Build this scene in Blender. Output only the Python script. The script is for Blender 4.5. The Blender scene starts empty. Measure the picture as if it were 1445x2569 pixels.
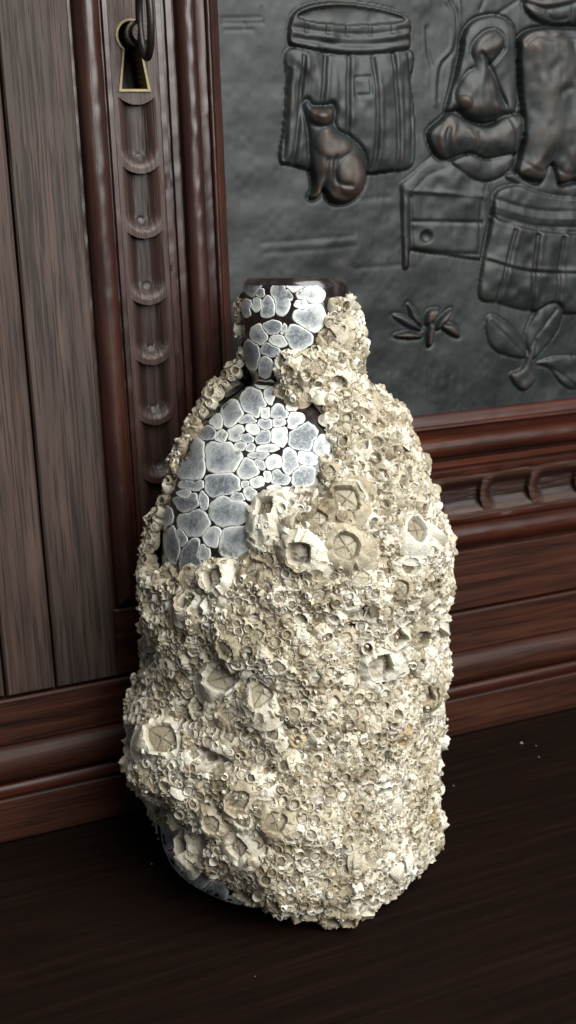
import bpy, math, random
import numpy as np
from mathutils import Matrix, Vector

# ------------------------------------------------------------------ camera, world, light
scene = bpy.context.scene
col = scene.collection
PW, PH, FPX = 1445.0, 2569.0, 2900.0          # photograph size and focal length, in its pixels
CAM_H, CAM_D = 0.28, 0.48308                  # camera height over the table, distance from the cabinet front
_p, _r, _y = (math.radians(a) for a in (15.26, -1.85, 22.85))
_f = np.array([math.sin(_y)*math.cos(_p), math.cos(_y)*math.cos(_p), -math.sin(_p)])
_rt = np.array([math.cos(_y), -math.sin(_y), 0.0]); _up = np.cross(_rt, _f)
CR = math.cos(_r)*_rt + math.sin(_r)*_up
CU = -math.sin(_r)*_rt + math.cos(_r)*_up
CF = _f
CPOS = np.array([0.0, -CAM_D, CAM_H])

cam = bpy.data.cameras.new('camera')
cam_o = bpy.data.objects.new('camera', cam); col.objects.link(cam_o)
mw = Matrix.Identity(4)
for i in range(3):
    mw[i][0], mw[i][1], mw[i][2], mw[i][3] = CR[i], CU[i], -CF[i], CPOS[i]
cam_o.matrix_world = mw
cam.sensor_fit = 'VERTICAL'; cam.sensor_height = 24.0; cam.sensor_width = 24.0*PW/PH
cam.lens = 24.0*FPX/PH
cam.clip_start = 0.01; cam.clip_end = 50
cam.dof.use_dof = True; cam.dof.focus_distance = 0.43; cam.dof.aperture_fstop = 11.0
scene.camera = cam_o

world = bpy.data.worlds.new('World'); scene.world = world; world.use_nodes = True
world.node_tree.nodes['Background'].inputs[0].default_value = (0.80, 0.90, 1.0, 1)
world.node_tree.nodes['Background'].inputs[1].default_value = 0.13

def area(name, loc, target, sx, sy, power, colr):
    L = bpy.data.lights.new(name, 'AREA'); L.shape = 'RECTANGLE'; L.size = sx; L.size_y = sy
    L.energy = power; L.color = colr
    o = bpy.data.objects.new(name, L); col.objects.link(o)
    o.location = loc
    o.rotation_euler = (Vector(target)-Vector(loc)).to_track_quat('-Z', 'Y').to_euler()
    return o
area('window_light', (0.47, -0.97, 0.94), (0.17, -0.03, 0.19), 1.05, 1.25, 37.0, (0.985, 1.0, 0.965))

scene.view_settings.view_transform = 'Standard'
scene.view_settings.look = 'None'
scene.view_settings.exposure = 0.0
scene.view_settings.gamma = 1.0

# ------------------------------------------------------------------ helpers
rng = np.random.default_rng(11)
random.seed(5)

def rays(px, py):
    px = np.asarray(px, float); py = np.asarray(py, float)
    return (CR*((px-PW/2)/FPX)[..., None] + CU*((PH/2-py)/FPX)[..., None] + CF)

def project(Pt):
    q = np.asarray(Pt) - CPOS
    d = q @ CF
    return PW/2 + FPX*(q @ CR)/d, PH/2 - FPX*(q @ CU)/d, d

def on_plane(pts, Y=0.0):
    """points of the photograph -> (u, v) on the vertical plane y = Y"""
    a = np.array(pts, float)
    d = rays(a[:, 0], a[:, 1]); t = (Y + CAM_D)/d[:, 1]
    p = CPOS + d*t[:, None]
    return p[:, [0, 2]]

def mesh_np(name, V, F, mat=None, parent=None, smooth=True, attrs=None, sharp=None, link=True):
    V = np.ascontiguousarray(V, dtype=np.float32)
    me = bpy.data.meshes.new(name)
    Fs = F if isinstance(F, (list, tuple)) else [F]
    Fs = [np.asarray(f, dtype=np.int32) for f in Fs if len(f)]
    loops = np.concatenate([f.ravel() for f in Fs])
    counts = np.concatenate([np.full(len(f), f.shape[1], dtype=np.int32) for f in Fs])
    starts = np.concatenate([[0], np.cumsum(counts)[:-1]]).astype(np.int32)
    me.vertices.add(len(V)); me.vertices.foreach_set('co', V.ravel())
    me.loops.add(len(loops)); me.loops.foreach_set('vertex_index', loops)
    me.polygons.add(len(counts)); me.polygons.foreach_set('loop_start', starts)
    me.polygons.foreach_set('use_smooth', np.full(len(counts), bool(smooth)))
    me.update(calc_edges=True); me.validate()
    if attrs:
        for k, v in attrs.items():
            v = np.asarray(v, dtype=np.float32)
            if v.ndim == 1:
                at = me.attributes.new(k, 'FLOAT', 'POINT'); at.data.foreach_set('value', v)
            else:
                at = me.attributes.new(k, 'FLOAT_COLOR', 'POINT'); at.data.foreach_set('color', np.ascontiguousarray(v).ravel())
    if sharp is not None:
        me.set_sharp_from_angle(angle=math.radians(sharp))
    if mat: me.materials.append(mat)
    if not link: return me
    return obj(name, me, parent)

def obj(name, me, parent=None):
    o = bpy.data.objects.new(name, me); col.objects.link(o)
    if parent: o.parent = parent
    return o

def thing(name, label, cat, loc=(0, 0, 0)):
    o = bpy.data.objects.new(name, None); col.objects.link(o)
    o.location = loc; o['label'] = label; o['category'] = cat; o.empty_display_size = 0.02
    return o

def grid_faces(nr, nc, wrap=False):
    r = np.arange(nr-1)[:, None]; c = np.arange(nc if wrap else nc-1)[None, :]
    c2 = (c+1) % nc
    a = r*nc+c; b = r*nc+c2; d = (r+1)*nc+c2; e = (r+1)*nc+c
    return np.stack([a, b, d, e], -1).reshape(-1, 4)

def sub_mesh(V, F, keep):
    f = F[keep]; ids = np.unique(f)
    m = np.full(len(V), -1); m[ids] = np.arange(len(ids))
    return V[ids], m[f], ids

def hash3(i, j, k, s):
    n = (i.astype(np.int64)*73856093) ^ (j.astype(np.int64)*19349663) ^ (k.astype(np.int64)*83492791) ^ (s*2654435761)
    n = (n ^ (n >> 13))*1274126177 & 0x7fffffff
    n = (n ^ (n >> 16))*40503 & 0x7fffffff
    return (n % 100003)/100003.0

def vnoise(Pt, scale, seed=0):
    q = np.asarray(Pt, float)*scale
    i = np.floor(q).astype(np.int64); f = q-i; f = f*f*(3-2*f)
    out = 0
    for dx in (0, 1):
        for dy in (0, 1):
            for dz in (0, 1):
                w = (f[..., 0] if dx else 1-f[..., 0])*(f[..., 1] if dy else 1-f[..., 1])*(f[..., 2] if dz else 1-f[..., 2])
                out = out + w*hash3(i[..., 0]+dx, i[..., 1]+dy, i[..., 2]+dz, seed)
    return out

def smooth01(x):
    x = np.clip(x, 0, 1); return x*x*(3-2*x)

def catmull(poly, n=5, closed=True):
    p = np.array(poly, float); m = len(p); out = []
    for i in range(m if closed else m-1):
        g = (lambda k: p[k % m]) if closed else (lambda k: p[min(max(k, 0), m-1)])
        p0, p1, p2, p3 = g(i-1), g(i), g(i+1), g(i+2)
        for t in np.linspace(0, 1, n, endpoint=False):
            out.append(.5*((2*p1)+(-p0+p2)*t+(2*p0-5*p1+4*p2-p3)*t*t+(-p0+3*p1-3*p2+p3)*t**3))
    if not closed: out.append(p[-1])
    return np.array(out)

def seg_dist(X, Y, a, b):
    ab = b-a; L = max(1e-18, ab @ ab)
    t = np.clip(((X-a[0])*ab[0]+(Y-a[1])*ab[1])/L, 0, 1)
    return np.hypot(X-a[0]-t*ab[0], Y-a[1]-t*ab[1])

def line_dist(X, Y, pts):
    d = np.full(X.shape, 1e9)
    for a, b in zip(pts[:-1], pts[1:]): d = np.minimum(d, seg_dist(X, Y, a, b))
    return d

def poly_sdf(X, Y, pts):
    """positive inside"""
    d = np.full(X.shape, 1e9); ins = np.zeros(X.shape, bool)
    n = len(pts)
    for i in range(n):
        a, b = pts[i], pts[(i+1) % n]
        d = np.minimum(d, seg_dist(X, Y, a, b))
        c = ((a[1] > Y) != (b[1] > Y))
        if a[1] != b[1]:
            ins ^= c & (X < (b[0]-a[0])*(Y-a[1])/(b[1]-a[1])+a[0])
    return np.where(ins, d, -d)

def box_blur(A, k):
    for ax in (0, 1):
        p = np.pad(A, [(k+1, k) if i == ax else (0, 0) for i in (0, 1)], mode='edge')
        c = np.cumsum(p, axis=ax)
        n = A.shape[ax]
        A = (np.take(c, np.arange(2*k+1, 2*k+1+n), axis=ax)-np.take(c, np.arange(0, n), axis=ax))/(2*k+1)
    return A

# ------------------------------------------------------------------ materials
class NT:
    def __init__(s, name):
        s.m = bpy.data.materials.new(name); s.m.use_nodes = True
        s.t = s.m.node_tree; s.b = s.t.nodes['Principled BSDF']
    def n(s, typ, **kw):
        x = s.t.nodes.new(typ)
        for k, v in kw.items():
            if k.startswith('i_'): x.inputs[k[2:].replace('_', ' ')].default_value = v
            else: setattr(x, k, v)
        return x
    def l(s, a, b): s.t.links.new(a, b)
    def ramp(s, fac, stops):
        r = s.n('ShaderNodeValToRGB'); e = r.color_ramp.elements
        while len(e) < len(stops): e.new(0.5)
        for q, (p, c) in zip(e, stops):
            q.position = p; q.color = (*c, 1) if len(c) == 3 else c
        s.l(fac, r.inputs[0]); return r.outputs[0]
    def mix(s, fac, a, b, mode='MIX'):
        x = s.n('ShaderNodeMix', data_type='RGBA', blend_type=mode)
        for sock, v in ((x.inputs[0], fac), (x.inputs[6], a), (x.inputs[7], b)):
            if hasattr(v, 'is_output'): s.l(v, sock)
            else: sock.default_value = v if not isinstance(v, tuple) else ((*v, 1) if len(v) == 3 else v)
        return x.outputs[2]
    def math(s, op, a, b=0.0):
        x = s.n('ShaderNodeMath', operation=op)
        for sock, v in ((x.inputs[0], a), (x.inputs[1], b)):
            if hasattr(v, 'is_output'): s.l(v, sock)
            else: sock.default_value = v
        return x.outputs[0]
    def noise(s, vec, scale, detail=4, rough=.55):
        x = s.n('ShaderNodeTexNoise'); x.inputs['Scale'].default_value = scale
        x.inputs['Detail'].default_value = detail; x.inputs['Roughness'].default_value = rough
        if vec is not None: s.l(vec, x.inputs['Vector'])
        return x.outputs[0]
    def coords(s, scale=(1, 1, 1), loc=(0, 0, 0)):
        c = s.n('ShaderNodeTexCoord'); m = s.n('ShaderNodeMapping')
        m.inputs['Scale'].default_value = scale; m.inputs['Location'].default_value = loc
        s.l(c.outputs['Object'], m.inputs[0]); return m.outputs[0]
    def bump(s, h, strength, dist):
        b = s.n('ShaderNodeBump'); b.inputs['Strength'].default_value = strength; b.inputs['Distance'].default_value = dist
        s.l(h, b.inputs['Height']); s.l(b.outputs[0], s.b.inputs['Normal']); return b
    def set(s, **kw):
        for k, v in kw.items():
            sock = s.b.inputs[k.replace('_', ' ')]
            if hasattr(v, 'is_output'): s.l(v, sock)
            else: sock.default_value = (*v, 1) if isinstance(v, tuple) and len(v) == 3 else v

def wood(name, axis, dark, mid, light, rough=(.35, .6), pore=.7, worn=None, seed=0.0, spec=.5, bmp=.35, carved=False):
    t = NT(name)
    st = [1.0, 1.0, 1.0]; st['xyz'.index(axis)] = 0.05
    v = t.coords(tuple(st), (seed, seed*.7, seed*.3))
    st2 = [1.0, 1.0, 1.0]; st2['xyz'.index(axis)] = 0.022
    v2 = t.coords(tuple(st2), (seed*1.3, 0, seed))
    g = t.noise(v, 230, 5, .6)
    big = t.noise(t.coords((1, 1, 1), (seed, 2, 1)), 24, 3, .5)
    c = t.ramp(g, [(.30, dark), (.50, mid), (.72, light)])
    c = t.mix(t.math('MULTIPLY', t.ramp(big, [(.38, (0, 0, 0)), (.66, (1, 1, 1))]), .55), c, t.mix(.6, c, dark))
    p = t.noise(v2, 1150, 2, .5)
    pf = t.ramp(p, [(.54, (0, 0, 0)), (.62, (1, 1, 1))])
    c = t.mix(t.math('MULTIPLY', pf, pore), c, tuple(x*.32 for x in dark))
    if worn:
        wn = t.noise(v2, 130, 6, .75)
        wf = t.ramp(wn, [(.66, (0, 0, 0)), (.74, (1, 1, 1))])
        c = t.mix(t.math('MULTIPLY', wf, .55), c, worn)
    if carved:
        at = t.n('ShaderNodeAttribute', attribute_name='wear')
        c = t.mix(at.outputs['Fac'], t.mix(.55, c, tuple(x*.6 for x in dark)), t.mix(.45, c, tuple(x*1.5 for x in light)))  # raised lips painted lighter for wear and the light they catch; scoops dirt-brown
    t.set(Base_Color=c, Roughness=t.math('ADD', t.math('ADD', t.math('MULTIPLY', big, rough[1]-rough[0]), t.math('MULTIPLY', g, .12)), rough[0]-.05))
    h = t.math('SUBTRACT', g, t.math('MULTIPLY', pf, .9))
    t.bump(h, bmp, .0005)
    t.b.inputs['Specular IOR Level'].default_value = spec
    return t.m

M = {}
M['stile'] = wood('weathered_oak', 'z', (.020, .0108, .0076), (.050, .0285, .0208), (.084, .0505, .0380), (.5, .75), .75, (.115, .060, .030), seed=1.0, bmp=.4)
M['stile2'] = wood('weathered_oak_reddish', 'z', (.022, .0110, .0075), (.054, .0285, .0205), (.088, .0500, .0370), (.5, .75), .75, (.12, .06, .03), seed=4.0, bmp=.4)
M['mould_v'] = wood('polished_red_wood_upright', 'z', (0.0132, 0.0047, 0.0036), (0.0330, 0.0101, 0.0066), (0.0619, 0.0189, 0.0101), (.24, .42), .30, (0.1320, 0.0545, 0.0208), seed=2.0, spec=.65, bmp=.10)
M['mould_h'] = wood('polished_red_wood_level', 'x', (0.0177, 0.0053, 0.0034), (0.0441, 0.0114, 0.0062), (0.0833, 0.0213, 0.0101), (.25, .45), .35, (0.1274, 0.0417, 0.0168), seed=3.0, spec=.22, bmp=.15)
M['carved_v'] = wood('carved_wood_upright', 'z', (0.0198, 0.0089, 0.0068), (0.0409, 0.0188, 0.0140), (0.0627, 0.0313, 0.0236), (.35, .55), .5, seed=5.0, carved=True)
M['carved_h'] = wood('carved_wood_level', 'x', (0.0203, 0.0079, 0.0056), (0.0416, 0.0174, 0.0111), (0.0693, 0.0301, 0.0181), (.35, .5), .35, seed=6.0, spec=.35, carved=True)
M['rail'] = wood('base_rail_wood', 'x', (0.0190, 0.0066, 0.0042), (0.0450, 0.0152, 0.0090), (0.0736, 0.0262, 0.0148), (.35, .55), .55, (0.1040, 0.0345, 0.0158), seed=7.0, spec=.2, bmp=.2)
M['table'] = wood('table_wood', 'x', (.0058, .0030, .0022), (.0092, .0046, .0033), (.0145, .0072, .0050), (.6, .8), .25, seed=8.0, spec=.05, bmp=.2)

def patina():
    t = NT('patinated_copper')
    v = t.coords()
    at = t.n('ShaderNodeAttribute', attribute_name='wear')
    n1 = t.noise(v, 34, 6, .68); n2 = t.noise(t.coords((1, 1, .35)), 420, 4, .6); n3 = t.noise(v, 170, 4, .6)
    base = t.ramp(n1, [(.30, (.0066, .0078, .0078)), (.5, (.0125, .0152, .0155)), (.72, (.025, .0305, .0312))])
    base = t.mix(t.math('MULTIPLY', t.ramp(n3, [(.55, (0, 0, 0)), (.72, (1, 1, 1))]), .35), base, (.034, .022, .017))
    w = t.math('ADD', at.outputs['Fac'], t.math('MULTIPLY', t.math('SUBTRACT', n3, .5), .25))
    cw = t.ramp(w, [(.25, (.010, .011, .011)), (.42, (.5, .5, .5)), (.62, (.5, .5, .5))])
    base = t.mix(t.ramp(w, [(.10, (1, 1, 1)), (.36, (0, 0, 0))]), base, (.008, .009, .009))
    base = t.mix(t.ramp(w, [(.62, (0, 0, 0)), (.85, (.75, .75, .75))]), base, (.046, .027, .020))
    t.set(Base_Color=base, Metallic=.2, Roughness=t.math('ADD', t.math('MULTIPLY', n1, .28), .36))
    t.bump(t.math('ADD', n2, n3), .20, .0004)
    return t.m
M['relief'] = patina()

def plain(name, c, rough=.5, metal=0.0, bump=None):
    t = NT(name)
    v = t.coords()
    n = t.noise(v, 300, 4)
    t.set(Base_Color=t.mix(n, tuple(x*.7 for x in c), tuple(min(1, x*1.25) for x in c)), Roughness=rough, Metallic=metal)
    if bump: t.bump(t.noise(v, bump[0], 4), bump[1], bump[2])
    return t.m
M['brass'] = plain('old_brass', (.22, .175, .085), .55, .35, (900, .4, .0003))
M['iron'] = plain('dark_iron', (.030, .024, .022), .38, .6, (700, .4, .0003))
M['dust'] = plain('dust', (.30, .28, .27), .9)

def glass():
    t = NT('dark_brown_glass')
    v = t.coords()
    n = t.noise(v, 220, 6, .65); b = t.noise(v, 38, 3)
    film = t.ramp(t.noise(v, 130, 6, .75), [(.46, (0, 0, 0)), (.68, (1, 1, 1))])
    c = t.mix(b, (.006, .004, .004), (.020, .011, .010))
    c = t.mix(t.math('MULTIPLY', film, .5), c, (.10, .09, .085))
    t.set(Base_Color=c, Roughness=t.math('ADD', t.math('MULTIPLY', n, .25), .10))
    t.b.inputs['Coat Weight'].default_value = .4
    t.bump(n, .15, .0003)
    return t.m
M['glass'] = glass()

def scar_mat():
    t = NT('barnacle_base_scar')
    v = t.coords()
    at = t.n('ShaderNodeAttribute', attribute_name='rim')
    oi = t.n('ShaderNodeObjectInfo')
    n = t.noise(v, 520, 5, .6); n2 = t.noise(v, 1500, 3, .6)
    r = t.math('ADD', at.outputs['Fac'], t.math('MULTIPLY', t.math('SUBTRACT', n, .5), .85))
    r = t.math('ADD', r, t.math('MULTIPLY', t.math('SUBTRACT', t.noise(v, 190, 4, .6), .5), .7))
    r = t.math('ADD', r, t.math('MULTIPLY', t.math('SUBTRACT', oi.outputs['Random'], .5), .60))
    c = t.ramp(r, [(.0, (.16, .178, .202)), (.32, (.33, .35, .37)), (.62, (.57, .595, .575)), (.92, (.78, .79, .74))])
    c = t.mix(t.ramp(n2, [(.62, (0, 0, 0)), (.70, (.75, .75, .75))]), c, (.50, .42, .29))
    fb = t.math('ABSOLUTE', t.math('SUBTRACT', t.noise(v, 330, 5, .7), .5))
    c = t.mix(t.ramp(fb, [(.0, (.55, .55, .55)), (.030, (0, 0, 0))]), c, (.70, .71, .67))
    fd = t.ramp(t.noise(v, 140, 5, .7), [(.60, (0, 0, 0)), (.68, (.8, .8, .8))])
    c = t.mix(fd, c, (.10, .10, .105))
    t.set(Base_Color=c, Roughness=.5)
    t.bump(t.math('ADD', n, n2), .3, .0003)
    return t.m
M['scar'] = scar_mat()

def shell(name, deep, tan, cream, white, inner=(.105, .068, .036)):
    """tint = (tone, inside, white)"""
    t = NT(name)
    v = t.coords()
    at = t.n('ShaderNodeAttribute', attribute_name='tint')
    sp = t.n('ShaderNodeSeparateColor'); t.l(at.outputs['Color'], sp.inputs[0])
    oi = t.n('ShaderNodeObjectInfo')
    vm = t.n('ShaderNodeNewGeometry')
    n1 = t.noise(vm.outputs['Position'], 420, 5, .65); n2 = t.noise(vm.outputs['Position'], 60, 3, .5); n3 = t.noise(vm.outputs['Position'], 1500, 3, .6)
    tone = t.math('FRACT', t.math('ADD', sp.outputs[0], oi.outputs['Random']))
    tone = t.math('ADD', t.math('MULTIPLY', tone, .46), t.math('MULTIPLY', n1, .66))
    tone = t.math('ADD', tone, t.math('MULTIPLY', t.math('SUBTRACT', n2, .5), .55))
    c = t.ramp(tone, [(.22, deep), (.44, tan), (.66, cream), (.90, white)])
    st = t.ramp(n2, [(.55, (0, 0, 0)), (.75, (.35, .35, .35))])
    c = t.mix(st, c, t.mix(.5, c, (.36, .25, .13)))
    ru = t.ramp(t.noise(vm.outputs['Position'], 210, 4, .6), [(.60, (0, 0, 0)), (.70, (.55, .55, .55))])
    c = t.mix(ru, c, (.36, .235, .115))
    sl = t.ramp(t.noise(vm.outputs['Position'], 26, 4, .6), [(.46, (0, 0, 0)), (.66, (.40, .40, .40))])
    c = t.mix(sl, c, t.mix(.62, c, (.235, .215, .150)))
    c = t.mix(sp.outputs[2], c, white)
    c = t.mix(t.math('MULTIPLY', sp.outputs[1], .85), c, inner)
    t.set(Base_Color=c, Roughness=.68)
    t.b.inputs['Specular IOR Level'].default_value = .35
    t.bump(t.math('ADD', n1, t.math('MULTIPLY', n3, .6)), .85, .0007)
    return t.m
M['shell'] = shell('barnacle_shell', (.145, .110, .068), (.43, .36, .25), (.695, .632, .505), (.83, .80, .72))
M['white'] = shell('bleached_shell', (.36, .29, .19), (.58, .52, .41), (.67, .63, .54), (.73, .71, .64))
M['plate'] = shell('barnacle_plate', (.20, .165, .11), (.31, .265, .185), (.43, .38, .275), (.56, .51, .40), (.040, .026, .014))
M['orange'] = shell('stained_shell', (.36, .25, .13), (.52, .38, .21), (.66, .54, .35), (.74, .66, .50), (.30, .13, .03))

# ------------------------------------------------------------------ table
def slab(name, x0, x1, y0, y1, z0, z1, mat, parent=None, bev=0.0008):
    """board with small chamfers on its front and edges"""
    b = min(bev, (x1-x0)/3, (z1-z0)/3)
    V, F = [], []
    xs = [(x0, x1, z0, z1, y1), (x0, x1, z0, z1, y0+b), (x0+b, x1-b, z0+b, z1-b, y0)]
    for a0, a1, c0, c1, yy in xs:
        V += [(a0, yy, c0), (a1, yy, c0), (a1, yy, c1), (a0, yy, c1)]
    for k in (0, 4):
        for i in range(4):
            j = (i+1) % 4
            F.append((k+i, k+j, k+4+j, k+4+i))
    F.append((8, 9, 10, 11)); F.append((3, 2, 1, 0))
    return mesh_np(name, np.array(V), np.array(F), mat, parent, smooth=False)

tt = mesh_np('table_top', np.array([(-.9, -.9, 0), (1.4, -.9, 0), (1.4, .12, 0), (-.9, .12, 0), (-.9, -.9, -.03), (1.4, -.9, -.03), (1.4, .12, -.03), (-.9, .12, -.03)]),
             np.array([(0, 1, 2, 3), (7, 6, 5, 4), (0, 4, 5, 1), (1, 5, 6, 2), (2, 6, 7, 3), (3, 7, 4, 0)]), M['table'], smooth=False)
tt['kind'] = 'structure'

# dust specks lying on the table
V, F = [], []
spots = [(1308, 1865), (1345, 1872), (1352, 1900), (1138, 1972), (873, 2280), (135, 2205), (380, 2168), (1160, 2225), (1010, 2330), (300, 2250), (1260, 2100), (1380, 2060), (640, 2450), (1110, 2420), (210, 2400), (1240, 2300), (90, 2330), (820, 2500)]
for i, (x, y) in enumerate(spots):
    d = rays(x, y); p = CPOS+d*(CAM_H/-d[2])
    s = random.uniform(.0002, .0005) if i else .0009
    k = len(V)
    if i in (4, 5, 7, 8, 9, 10, 11, 13, 14, 15, 16, 17): continue
    for q in ((1, 0, 0), (-.8, .3, 0), (0, 1, 0), (.2, -1, 0), (0, 0, 1.1)):
        V.append(p+np.array(q)*s+np.array([0, 0, .0001]))
    F += [(k, k+2, k+4), (k+2, k+1, k+4), (k+1, k+3, k+4), (k+3, k, k+4)]
ds = mesh_np('dust', np.array(V), np.array(F), M['dust'], smooth=False); ds['kind'] = 'stuff'

# ------------------------------------------------------------------ cabinet
cab = thing('carved_cabinet', 'dark carved wooden cabinet front with copper relief panel behind the bottle', 'cabinet', (0.18, 0.0, 0.0))
def C(o):
    o.matrix_parent_inverse = Matrix.Translation((-0.18, 0, 0)); return o

U_GAP, U_MO, U_PAN = .0883, .1167, .1800
V_DOOR, V_MO, V_PAN = .0706, .1030, .1746
U_END, V_TOP = .75, .50
KB = (V_PAN-V_MO)/(U_PAN-U_MO)
C(slab('side_board', -.20, .0655, .0, .03, .0715, V_TOP, M['stile2'], cab))
C(slab('carcass_stile', .0665, U_GAP-.0006, -.0008, .03, .0715, V_TOP, M['stile2'], cab))
C(slab('door_stile', U_GAP+.0006, U_MO, -.0003, .03, V_DOOR+.0006, V_TOP, M['stile'], cab))
C(slab('door_rail', U_MO+.0002, U_END, -.0002, .03, V_DOOR+.0008, V_MO, M['rail'], cab))
C(slab('base_rail', -.20, U_END, -.0004, .03, .0482, V_DOOR-.0008, M['rail'], cab))
C(slab('plinth_board', -.20, U_END, -.0002, .05, .0006, .0222, M['rail'], cab, .0010))
backs = C(slab('back_board', -.20, U_END, .020, .05, .0005, V_TOP, M['iron'], cab))

def extrude_x(name, prof, x0, x1, mat):
    """profile of (z, w) swept along x; w is outward"""
    p = np.array(prof); n = len(p)
    V = np.concatenate([np.stack([np.full(n, x), -p[:, 1], p[:, 0]], 1) for x in np.linspace(x0, x1, 2)])
    o = mesh_np(name, V, grid_faces(2, n)[:, ::-1], mat, cab, sharp=35)
    return C(o)
arc = lambda z0, z1, w0, h, n=12: [((z0+z1)/2-(z1-z0)/2*math.cos(a), w0+h*math.sin(a)) for a in np.linspace(0, math.pi, n)]
extrude_x('torus_moulding', [(.0298, -.006)] + arc(.0302, .0480, -.0015, .0062, 18) + [(.0482, -.006)], -.20, U_END, M['rail'])
extrude_x('bead_moulding', [(.0223, -.01)] + arc(.0224, .0296, -.001, .0026, 10) + [(.0298, -.01)], -.20, U_END, M['mould_h'])

IN = [(0, -8), (0, -1.6), (.5, -.9), (3.9, .5), (4.25, .1)] + arc(4.4, 6.2, .2, 1.2, 8) + [(6.4, -.8), (9.7, -.8)] + arc(10, 19, -1, 4.6, 16) + \
     [(19.2, -2.6), (20.4, -2.6), (20.7, .3), (20.9, .5), (23.3, .5), (23.5, .3), (23.7, -1.2), (25.0, -1.2), (25.2, .3), (25.4, .5), (27.6, .5), (27.9, .2), (28.0, -1)]
OUT = [(47.4, -1), (47.5, .3), (47.7, .5), (49.5, .5), (49.7, .3), (49.9, -1.4), (50.5, -1.4)] + arc(50.6, 61.6, -1.4, 5.6, 18) + [(61.8, -2.0), (63.3, -2.0)]
def moulding(name, prof):
    p = np.array(prof)*.001; n = len(p)
    NS = 220
    t = np.linspace(0, 1, NS)[:, None]
    z0 = V_PAN-p[:, 0]*KB
    zz = z0+(V_TOP-z0)*t
    pp_ = np.stack([np.repeat(t, n, 1)*60, np.repeat(p[:, 0][None], NS, 0)*300, 0*zz], -1)
    jit = (vnoise(pp_, 1, 3)-.5)*.0004-.0016*np.clip(vnoise(pp_, 1.7, 8)-.80, 0, 1)*5*.12
    V = np.stack([np.repeat((U_PAN-p[:, 0])[None], NS, 0), -(np.repeat(p[:, 1][None], NS, 0)+jit), zz], -1).reshape(-1, 3)
    C(mesh_np(name, V, grid_faces(NS, n), M['mould_v'], cab, sharp=38))
    x0 = U_PAN-p[:, 0]
    xx = x0+(U_END-x0)*t
    V = np.stack([xx, -(np.repeat(p[:, 1][None], NS, 0)+jit), np.repeat((V_PAN-p[:, 0]*KB)[None], NS, 0)], -1).reshape(-1, 3)
    C(mesh_np(name, V, grid_faces(NS, n)[:, ::-1], M['mould_h'], cab, sharp=38))
moulding('inner_moulding', IN)
moulding('outer_moulding', OUT)

# --- carved strips of overlapping scales
def scale_field(X, T, lips, halfw):
    """X across from centre, T along the pointing direction reversed (up); lips sorted from the top down -> height, label"""
    hw = halfw*.86
    lab = np.zeros(X.shape, int); H = np.zeros(X.shape)
    a = np.clip(X/hw, -1.15, 1.15)
    for i, vl in enumerate(lips):
        lip = vl+.0034*a*a
        lab[T < lip] = i+1
    for i, vl in enumerate(lips[1:], 1):
        lip = vl+.0034*a*a
        pitch = lips[i-1]-vl
        t = T-vl
        b = .0085
        tc = .0021+b
        e = 1-np.sqrt((X/(hw*.99))**2+(np.maximum(0, tc-t)/b)**2)
        sc = -.0034*smooth01(e/.72)
        sc += .0005*np.exp(-((X/.0012)**2+((t-.0058)/.0012)**2))*0 - .00015*np.exp(-((np.hypot(X-.0006*math.sin(i*2.3), t-.0072+.0008*math.sin(i*1.7))-.0013)/.0006)**2)
        H = np.where(lab == i, sc, H)
    # last open one
    return H, lab

KH = on_plane([(282, 91), (286, 68), (300, 55), (328, 47), (356, 55), (370, 74), (372, 95), (366, 115), (357, 130), (352, 140), (380, 217), (293, 219), (307, 142), (302, 133), (290, 115)])
khc = KH.mean(0)
KHC = on_plane([(328, 91)])[0]
def keyhole(rad, x0, x1, zb, zt, n=26):
    """closed outline: round head over a flaring slot"""
    a0 = math.asin(min(.95, x0/rad))
    pts = [(rad*math.sin(a), rad*math.cos(a)) for a in np.linspace(-(math.pi-a0), math.pi-a0, n)]
    return np.array(pts+[(x1, zb), (-x1, zb)])
KOUT = keyhole(.0066, .0040, .0068, -.0213, 0)
KIN = keyhole(.0055, .0031, .0055, -.0203, 0)

u0, u1 = U_PAN-.0475, U_PAN-.0279
uc = (u0+u1)/2
ys = [264, 437, 600, 768, 920, 1072]
lips = list(on_plane([(340, y) for y in ys])[:, 1])
pit = lips[-2]-lips[-1]
while lips[-1] > .13: lips.append(lips[-1]+ (lips[-1]-lips[-2]) if False else lips[-1]-abs(pit))
nu, nv = 60, 1400
uu = np.linspace(u0, u1, nu); vv = np.linspace(V_PAN-.0475*KB, V_TOP, nv)
X, T = np.meshgrid(uu-uc, vv)
H, lab = scale_field(X, T, lips, (u1-u0)/2)
sd = poly_sdf(X+uc-KHC[0], T-KHC[1], KIN)
H = np.where(sd > 0, -.016, H)
wear_light = smooth01((H+.0022)/.0020).reshape(-1)*.5  # lip tone by height: wear plus caught light put into the colour
H += (vnoise(np.stack([X*900, T*120, 0*X], -1), 1, 5)-.5)*.00025
V = np.stack([X+uc, -(H+.0005), T], -1).reshape(-1, 3)
F = grid_faces(nv, nu)
fc = V[F].mean(1)
keep0 = fc[:, 2] > V_PAN-(U_PAN-fc[:, 0])*KB
fl = lab.reshape(-1)[F].min(1)
for i in range(lab.max()+1):
    k = keep0 & (fl == i)
    if k.sum() < 10: continue
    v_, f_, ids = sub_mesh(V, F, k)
    C(mesh_np('keyhole_plate' if i == 0 else 'carved_scale', v_, f_, M['carved_v'], cab, sharp=50, attrs={'wear': wear_light[ids]}))

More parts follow.
